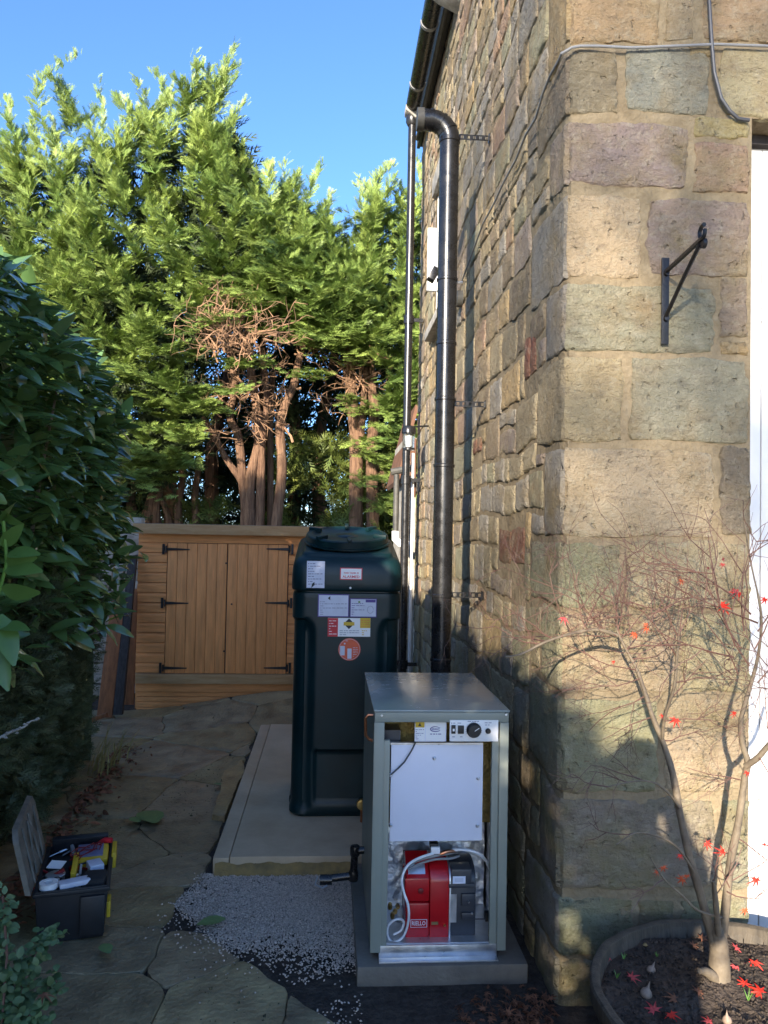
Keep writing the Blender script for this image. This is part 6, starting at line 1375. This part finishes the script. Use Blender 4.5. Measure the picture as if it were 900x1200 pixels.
def plume(q, base, tip, L_, Ps, Ds, Ss, nfr):
    base, tip = np.array(base), np.array(tip); ax = tip-base; bend = q.normal(0, 0.10, 3)*L_
    for i in range(nfr):
        t = (i+q.uniform(0, 1))/nfr; p = base+ax*t+bend*math.sin(PI*t)
        a = q.uniform(0, 2*PI); side = np.array([math.cos(a), -abs(math.sin(a))*0.9, 0.05]); d = unit(ax)*(0.45+0.7*t)+side*(1.0-0.55*t)+q.normal(0, .12, 3)
        Ps.append(p+q.normal(0, .02, 3)); Ds.append(d); Ss.append((0.24-0.11*t)*q.uniform(0.7, 1.2))
def plume_tree(root, x0, x1, n, seed, Y0, spires, mat_='cypress', extra=()):
    q = np.random.default_rng(seed); Ps, Ds, Ss = [], [], []; k = 0
    for (px, py, lean_) in spires:
        tip = at(px, py, 1, Y0); L_ = q.uniform(1.2, 1.7); base = (tip.x-lean_*L_, Y0+q.normal(0, .1), tip.z-L_); plume(q, base, tuple(tip), L_, Ps, Ds, Ss, 90)
        for _ in range(5):
            f = q.uniform(0.25, 0.7); b = (base[0]+lean_*L_*f, base[1], base[2]+L_*f*0.7); l2 = q.uniform(.45, .8); s = q.choice([-1, 1]); plume(q, b, (b[0]+s*l2*q.uniform(.25, .6), b[1]-q.uniform(-.1, .3), b[2]+l2*.8), l2, Ps, Ds, Ss, 36)
    while k < n:
        px = q.uniform(x0, x1); ty = topy(px)+q.uniform(4, 30); by = float(bottom(px)); py = ty+(by-ty)*q.uniform(0, 1)**0.9
        if noise.noise(Vector((px*0.022, py*0.03, seed))) > 0.36: continue
        e = (py-ty)/(by-ty); Yy = Y0+0.45-1.25*min(1, e*2.2)**0.6+0.55*noise.noise(Vector((px*0.016, py*0.02, 4.4+seed)))+q.normal(0, .28)
        tip = at(px, py, 1, Yy); L_ = q.uniform(0.5, 1.0); ang = q.normal(0, .45+.5*e)+(0.25 if px > 380 else 0)
        plume(q, (tip.x-L_*math.sin(ang), Yy+L_*0.45, tip.z-L_*math.cos(ang)*(0.8-0.75*e)), tuple(tip), L_, Ps, Ds, Ss, 50); k += 1
    nfree = 0
    if extra:
        for (px, py, lx) in extra:
            for _ in range(3):
                tip = at(px+q.normal(0, 6), py+q.normal(0, 5), 1, Y0-0.9+q.normal(0, .12)); L_ = q.uniform(.4, .7); plume(q, (tip.x-lx*L_, Y0-0.5, tip.z+0.1*L_), tuple(tip), L_, Ps, Ds, Ss, 26); nfree += 26
    P, D, S = np.array(Ps), np.array(Ds), np.array(Ss); m_ = len(P); C0 = np.array([0, 0, 1.55])
    sx_ = 450+901*((P-C0) @ np.array(CR))/((P-C0) @ np.array(CF)); sy_ = 600-901*((P-C0) @ np.array(CU))/((P-C0) @ np.array(CF))
    keep = sy_ < bottom(sx_)+q.normal(0, 14, m_); keep[m_-nfree:] = True; P, D, S = P[keep], D[keep], S[keep]; m_ = len(P)
    X, Y, Z = frames(D, np.tile([0, -0.9, 0.9], (m_, 1))+q.normal(size=(m_, 3))*0.3)
    V, F = scatter(FV, FF, P, X, Y, Z, S); tag(fastmesh('foliage', V, F, mat_, root), kind='stuff'); return m_
nf = plume_tree(t1, -230, 305, 620, 1, TYY, [(8, 118, -.15), (40, 135, .1), (95, 66, .05), (120, 118, -.2), (150, 122, .1), (181, 84, .1), (203, 108, .15), (228, 62, .2), (246, 88, .1), (276, 52, .3), (288, 120, .5), (60, 140, -.2), (-60, 140, 0), (-140, 150, 0)], extra=[(318, 430, 1), (295, 425, .8), (250, 470, .8), (232, 500, .6), (225, 540, .5), (345, 438, -.8), (262, 480, .9), (290, 455, .9), (242, 455, .8)])
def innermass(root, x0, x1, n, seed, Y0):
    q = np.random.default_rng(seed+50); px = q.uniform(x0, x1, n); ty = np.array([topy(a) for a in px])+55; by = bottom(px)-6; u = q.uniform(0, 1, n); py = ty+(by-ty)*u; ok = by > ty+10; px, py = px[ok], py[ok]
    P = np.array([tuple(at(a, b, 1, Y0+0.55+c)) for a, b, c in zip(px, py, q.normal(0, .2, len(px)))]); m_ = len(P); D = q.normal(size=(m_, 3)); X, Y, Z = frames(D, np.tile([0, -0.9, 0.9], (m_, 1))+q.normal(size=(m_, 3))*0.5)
    V, F = scatter(FV2, FF2, P, X, Y, Z, q.uniform(0.25, 0.5, m_)); tag(fastmesh('inner_foliage', V, F, 'cypressshade', root), kind='stuff')
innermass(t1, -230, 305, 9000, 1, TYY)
wood(t1, [(255, 1000), (250, 900), (252, 740), (290, 560), (262, 330), (230, 150)], 0.105, 0.05, name='trunk'); wood(t1, [(225, 1000), (235, 860), (222, 740), (205, 560), (172, 480), (190, 330), (150, 150)], 0.08, 0.04, name='limb'); wood(t1, [(240, 800), (212, 730), (150, 640), (108, 550), (60, 480)], 0.06, 0.03, name='limb')
wood(t1, [(290, 1000), (295, 800), (300, 600), (320, 400), (300, 200)], 0.075, 0.04, name='limb'); wood(t1, [(335, 1000), (335, 700), (335, 480), (345, 300)], 0.055, 0.04, 11.25, name='limb')
t2 = thing('cypress_tree', 'middle rounder cypress with one long pale bent stem behind the oil tank', 'cypress tree', (tx(325), TYY+0.1, 0), group='cypress trees behind the shed')
nf += plume_tree(t2, 296, 408, 220, 2, TYY+0.3, [(318, 196, -.1), (334, 186, .2), (352, 205, .3), (378, 192, .2)])
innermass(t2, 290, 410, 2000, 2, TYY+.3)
wood(t2, [(350, 1000), (362, 890), (382, 700), (375, 520), (398, 420), (430, 350), (446, 270), (466, 190), (480, 60)], 0.08, 0.045, TYY-0.1, name='trunk')
t3 = thing('cypress_tree', 'rightmost cypress with two straight trunks next to the drainpipe', 'cypress tree', (tx(425), TYY+0.3, 0), group='cypress trees behind the shed')
nf += plume_tree(t3, 404, 580, 250, 3, TYY+0.4, [(440, 208, .1), (462, 196, .2), (490, 190, .2), (560, 180, 0)], extra=[(400, 470, -.8), (452, 515, .7), (450, 560, .6), (460, 590, .6), (455, 535, .6), (465, 500, .5), (452, 480, .6)])
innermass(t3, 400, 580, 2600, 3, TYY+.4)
wood(t3, [(682, 1000), (682, 900), (682, 560), (665, 420), (655, 200), (660, 50)], 0.115, 0.07, TYY+0.2, name='trunk'); wood(t3, [(750, 1000), (750, 880), (747, 600), (757, 450), (742, 330), (750, 100)], 0.105, 0.06, TYY+0.2, name='trunk')
wood(t3, [(700, 560), (712, 430), (722, 280)], 0.06, 0.04, TYY+0.15, name='limb')
print('fronds', nf)
# dead inner twigs of the trees
def dead(root, starts, n, seed, Y):
    q = random.Random(seed); k = MB()
    def tg(p, d, L_, r_, dep):
        pts = [p]
        for _ in range(4): d = (d+Vector((q.gauss(0, .22), q.gauss(0, .2), q.gauss(.03, .2)))).normalized(); pts.append(pts[-1]+d*L_/4)
        k.tube(pts, [r_, r_*.85, r_*.7, r_*.5, r_*.3], 4, cap=False)
        if dep:
            for _ in range(3): tg(pts[q.randint(1, 4)], (d+Vector((q.gauss(0, .8), q.gauss(0, .6), q.gauss(0, .6)))).normalized(), L_*q.uniform(.45, .75), r_*.6, dep-1)
    for (x, y, dx_, dy_) in starts:
        for _ in range(n):
            a = at(x+q.gauss(0, 5), y+q.gauss(0, 10), 1, Y); b = at(x+dx_+q.gauss(0, 14), y+dy_+q.gauss(0, 12), 1, Y-q.uniform(0, .5)); tg(a, (b-a).normalized(), q.uniform(.28, .55), q.uniform(.008, .018), 2)
    k.build('dead_twigs', 'deadtwig', root, fixn=False, smooth=0)['kind'] = 'stuff'
dead(t1, [(255, 420, -10, -30), (270, 400, 10, -30), (280, 400, 0, -40), (285, 450, -30, -10), (290, 470, 20, -20), (265, 480, -25, -15), (300, 430, 20, -10), (275, 500, -25, -5), (268, 380, -20, -10), (262, 395, -20, -25), (300, 480, 10, 20)], 4, 4, TYY-0.15)
dead(t1, [(250, 402, 5, -25), (262, 400, 0, -30), (278, 398, 5, -30), (292, 400, 10, -25), (305, 398, 15, -20), (246, 385, -8, -12), (285, 410, -20, -20), (300, 410, -15, -30)], 4, 14, TYY-0.95)
dead(t2, [(345, 430, -15, -20), (350, 410, 20, 10), (340, 440, -20, 10), (352, 400, 25, 15), (335, 500, -10, -15)], 2, 5, TYY-0.1)
dead(t3, [(412, 440, -20, 5), (414, 430, -25, -10), (425, 440, 5, -20), (430, 430, 10, -15), (410, 450, -30, 20), (420, 460, 0, -20)], 3, 6, TYY+0.15)
# evergreens with shade put into their dark green, and scrub, further back
bk = thing('evergreen_screen', 'row of evergreens behind the cypress trunks with shade put into their colour', 'evergreen trees', (-1, 14.5, 0))
q = np.random.default_rng(9); n = 15000; x = q.uniform(-7.5, 4.5, n); z = q.uniform(0, 6.4, n); P = np.stack([x, 14+q.uniform(0, 1.6, n)+0.5*np.sin(x*2), z], 1)
hole = np.array([noise.noise(Vector((a*1.1, 0, b*1.1))) for a, b in zip(x, z)]); P = P[(hole < 0.42) | (z < 2.6)]; n = len(P); D = np.stack([q.normal(0, .6, n), -0.6+q.normal(0, .5, n), q.normal(0, .6, n)], 1); X, Y, Z = frames(D, np.tile([0, -.3, 1.0], (n, 1))+q.normal(size=(n, 3))*.5)
V, F = scatter(FV2, FF2, P, X, Y, Z, q.uniform(0.35, 0.7, n)); tag(fastmesh('foliage', V, F, 'cypressshade', bk), kind='stuff')
k = MB()
for i in range(16): k.tube([(-7+0.7*i, 14.2, 0), (-7+0.7*i+q.normal(0, .2), 14.2, 3), (-7+0.7*i+q.normal(0, .4), 14.3, 6)], [0.16, .12, .06], 7)
k.build('trunks', 'bark', bk)
sc2 = thing('scrub', 'yellow green scrub growing low between the cypress trunks', 'bush', (-0.3, 12.2, 0))
n = 5200; x = q.uniform(-3.4, 1.4, n); z = q.uniform(0.2, 1, n)**0.8*3.0; P = np.stack([x, 12.0+q.normal(0, .35, n), z], 1); keep = np.array([noise.noise(Vector((a*1.8, 1, b*1.8))) > -0.12 for a, b in zip(x, z)]) & ((x > -0.9) | (z < 2.0)); P = P[keep]; n = len(P); D = np.stack([q.normal(0, .7, n), -.5+q.normal(0, .5, n), .3+q.normal(0, .6, n)], 1); X, Y, Z = frames(D, np.tile([0, -.3, 1.0], (n, 1))+q.normal(size=(n, 3))*.5)
V, F = scatter(FV2, FF2, P, X, Y, Z, q.uniform(0.16, 0.36, n)); tag(fastmesh('foliage', V, F, 'bush', sc2), kind='stuff')
ls = thing('low_stems', 'reddish multi stemmed trunks seen low between laurel and shed', 'tree', (tx(190), 11.6, 0));
for pts, r0 in (([(-190, 960), (-150, 830), (-130, 740), (-160, 640)], .10), ([(-120, 960), (-130, 850), (-110, 760), (-90, 660)], .08), ([(-60, 960), (-90, 850), (-120, 800)], .06), ([(-30, 960), (-40, 840), (-20, 720), (-40, 600)], .07), ([(40, 960), (30, 800), (50, 640)], .07), ([(-210, 960), (-230, 800), (-200, 650)], .09)):
    wood(ls, pts, r0, r0*.5, 11.6, name='trunk')
# ================================================================ BEHIND THE CAMERA: what throws the shade
nb_ = thing('added_shade_hedge', 'tall clipped evergreen hedge added outside the view to shade the tree trunks', 'hedge', (-6, -0.5, 0))  # unseen hedge, added to keep low sun off the trunks
k = MB(); k.grid(lambda a, b: Vector((-7.6+3.4*a, -0.6-0.25*math.sin(b*PI)+0.25*noise.noise(Vector((a*14, b*9, 2))), b*(5.8+0.5*noise.noise(Vector((a*9, 1, 1)))))), 60, 30); k.build('inner_growth', 'yew', nb_, fixn=False)
n = 5000; P = np.stack([q.uniform(-7.8, -4.0, n), -0.6+q.normal(0, .3, n), q.uniform(0, 6.0, n)], 1); X, Y, Z = frames(q.normal(size=(n, 3)), q.normal(size=(n, 3))); V, F = scatter(FV2, FF2, P, X, Y, Z, q.uniform(0.2, 0.5, n)); tag(fastmesh('foliage', V, F, 'yew', nb_), kind='stuff')
bt = thing('added_bare_tree', 'tall leafless tree added far behind the photographer to thin the sun on the walls', 'tree', (-7.4, -18, 0))  # unseen tree, its twigs massed to dim the sunlight on the stone
tq = random.Random(77); k = MB(); k.tube([(-5.9, -18, 0), (-6.0, -18, 3.5), (-6.3, -18, 6.8), (-6.8, -18, 8.5)], [.26, .2, .14, .08], 10); k.build('trunk', 'maplebark', bt, fixn=False)
k = MB()
for i in range(11):
    p = Vector((-6.8-0.04*i, -18, 7.4+0.2*i)); d = Vector((tq.uniform(-.8, .8), tq.uniform(-.6, .6), 1)).normalized(); pts = [p]
    for _ in range(6): d = (d+Vector((tq.gauss(0, .12), tq.gauss(0, .12), .05))).normalized(); pts.append(pts[-1]+d*0.45)
    k.tube(pts, [.04, .034, .028, .022, .016, .012, .008], 5, cap=False)
for i in range(950):
    p = Vector((tq.uniform(-8.7, -6.1), -18+tq.uniform(-.8, .8), tq.uniform(7.35, 12.2))); d = Vector((tq.gauss(0, .6), tq.gauss(0, .5), tq.gauss(.6, .5))).normalized(); pts = [p]
    for _ in range(3): d = (d+Vector((tq.gauss(0, .2), tq.gauss(0, .2), tq.gauss(0, .2)))).normalized(); pts.append(pts[-1]+d*0.27)
    k.tube(pts, [.009, .008, .007, .005], 3, cap=False)
k.build('twigs', 'maplebark', bt, fixn=False)['kind'] = 'stuff'
# the photographer, holding the phone just behind the lens
per = thing('person', 'person in a navy jacket holding up a phone, outside the view', 'person', (-0.15, -0.42, 0))
sv = [(0, -.42, .95), (0, -.42, 1.15), (0, -.42, 1.38), (0, -.42, 1.47), (0, -.40, 1.55), (0, -.39, 1.66), (0, -.39, 1.73),
      (-.17, -.42, 1.40), (-.12, -.28, 1.22), (0.03, -.12, 1.46), (0.07, -.07, 1.52), (.17, -.42, 1.40), (.24, -.34, 1.20), (.24, -.12, 1.46), (.21, -.07, 1.52),
      (-.10, -.42, .90), (-.11, -.40, .50), (-.12, -.43, .08), (-.12, -.30, .03), (.10, -.42, .90), (.12, -.40, .50), (.12, -.43, .08), (.12, -.30, .03)]
se_ = [(0, 1), (1, 2), (2, 3), (3, 4), (4, 5), (5, 6), (2, 7), (7, 8), (8, 9), (9, 10), (2, 11), (11, 12), (12, 13), (13, 14), (0, 15), (15, 16), (16, 17), (17, 18), (0, 19), (19, 20), (20, 21), (21, 22)]
sr_ = [.15, .15, .17, .06, .065, .095, .07, .075, .055, .04, .03, .075, .055, .04, .03, .10, .07, .05, .04, .10, .07, .05, .04]
me = bpy.data.meshes.new('body'); me.from_pydata([(a, b+.42, c) for a, b, c in sv], se_, []); me.materials.append(M['coat']); po = bpy.data.objects.new('body', me); link(po, per)
sk = po.modifiers.new('skin', 'SKIN'); 
for i, v_ in enumerate(me.skin_vertices[0].data): v_.radius = (sr_[i]*(1.05 if i in (0, 1, 2) else 1), sr_[i]*(0.8 if i in (0, 1, 2) else 1))
me.skin_vertices[0].data[0].use_root = True
po.modifiers.new('sub', 'SUBSURF').levels = 1
MB().lathe([(.05, -.12), (.085, -.07), (.095, 0), (.09, .07), (.05, .11)], (-.15, -.39, 1.68), 18).build('head', 'skin', per)
MB().lathe([(.098, -.02), (.103, .03), (.095, .08), (.055, .122)], (-.15, -.405, 1.685), 18).build('hair', 'darkwood', per)
MB().box((0, -.035, 1.55), (.075, .008, .15)).build('phone', 'inkblack', per)
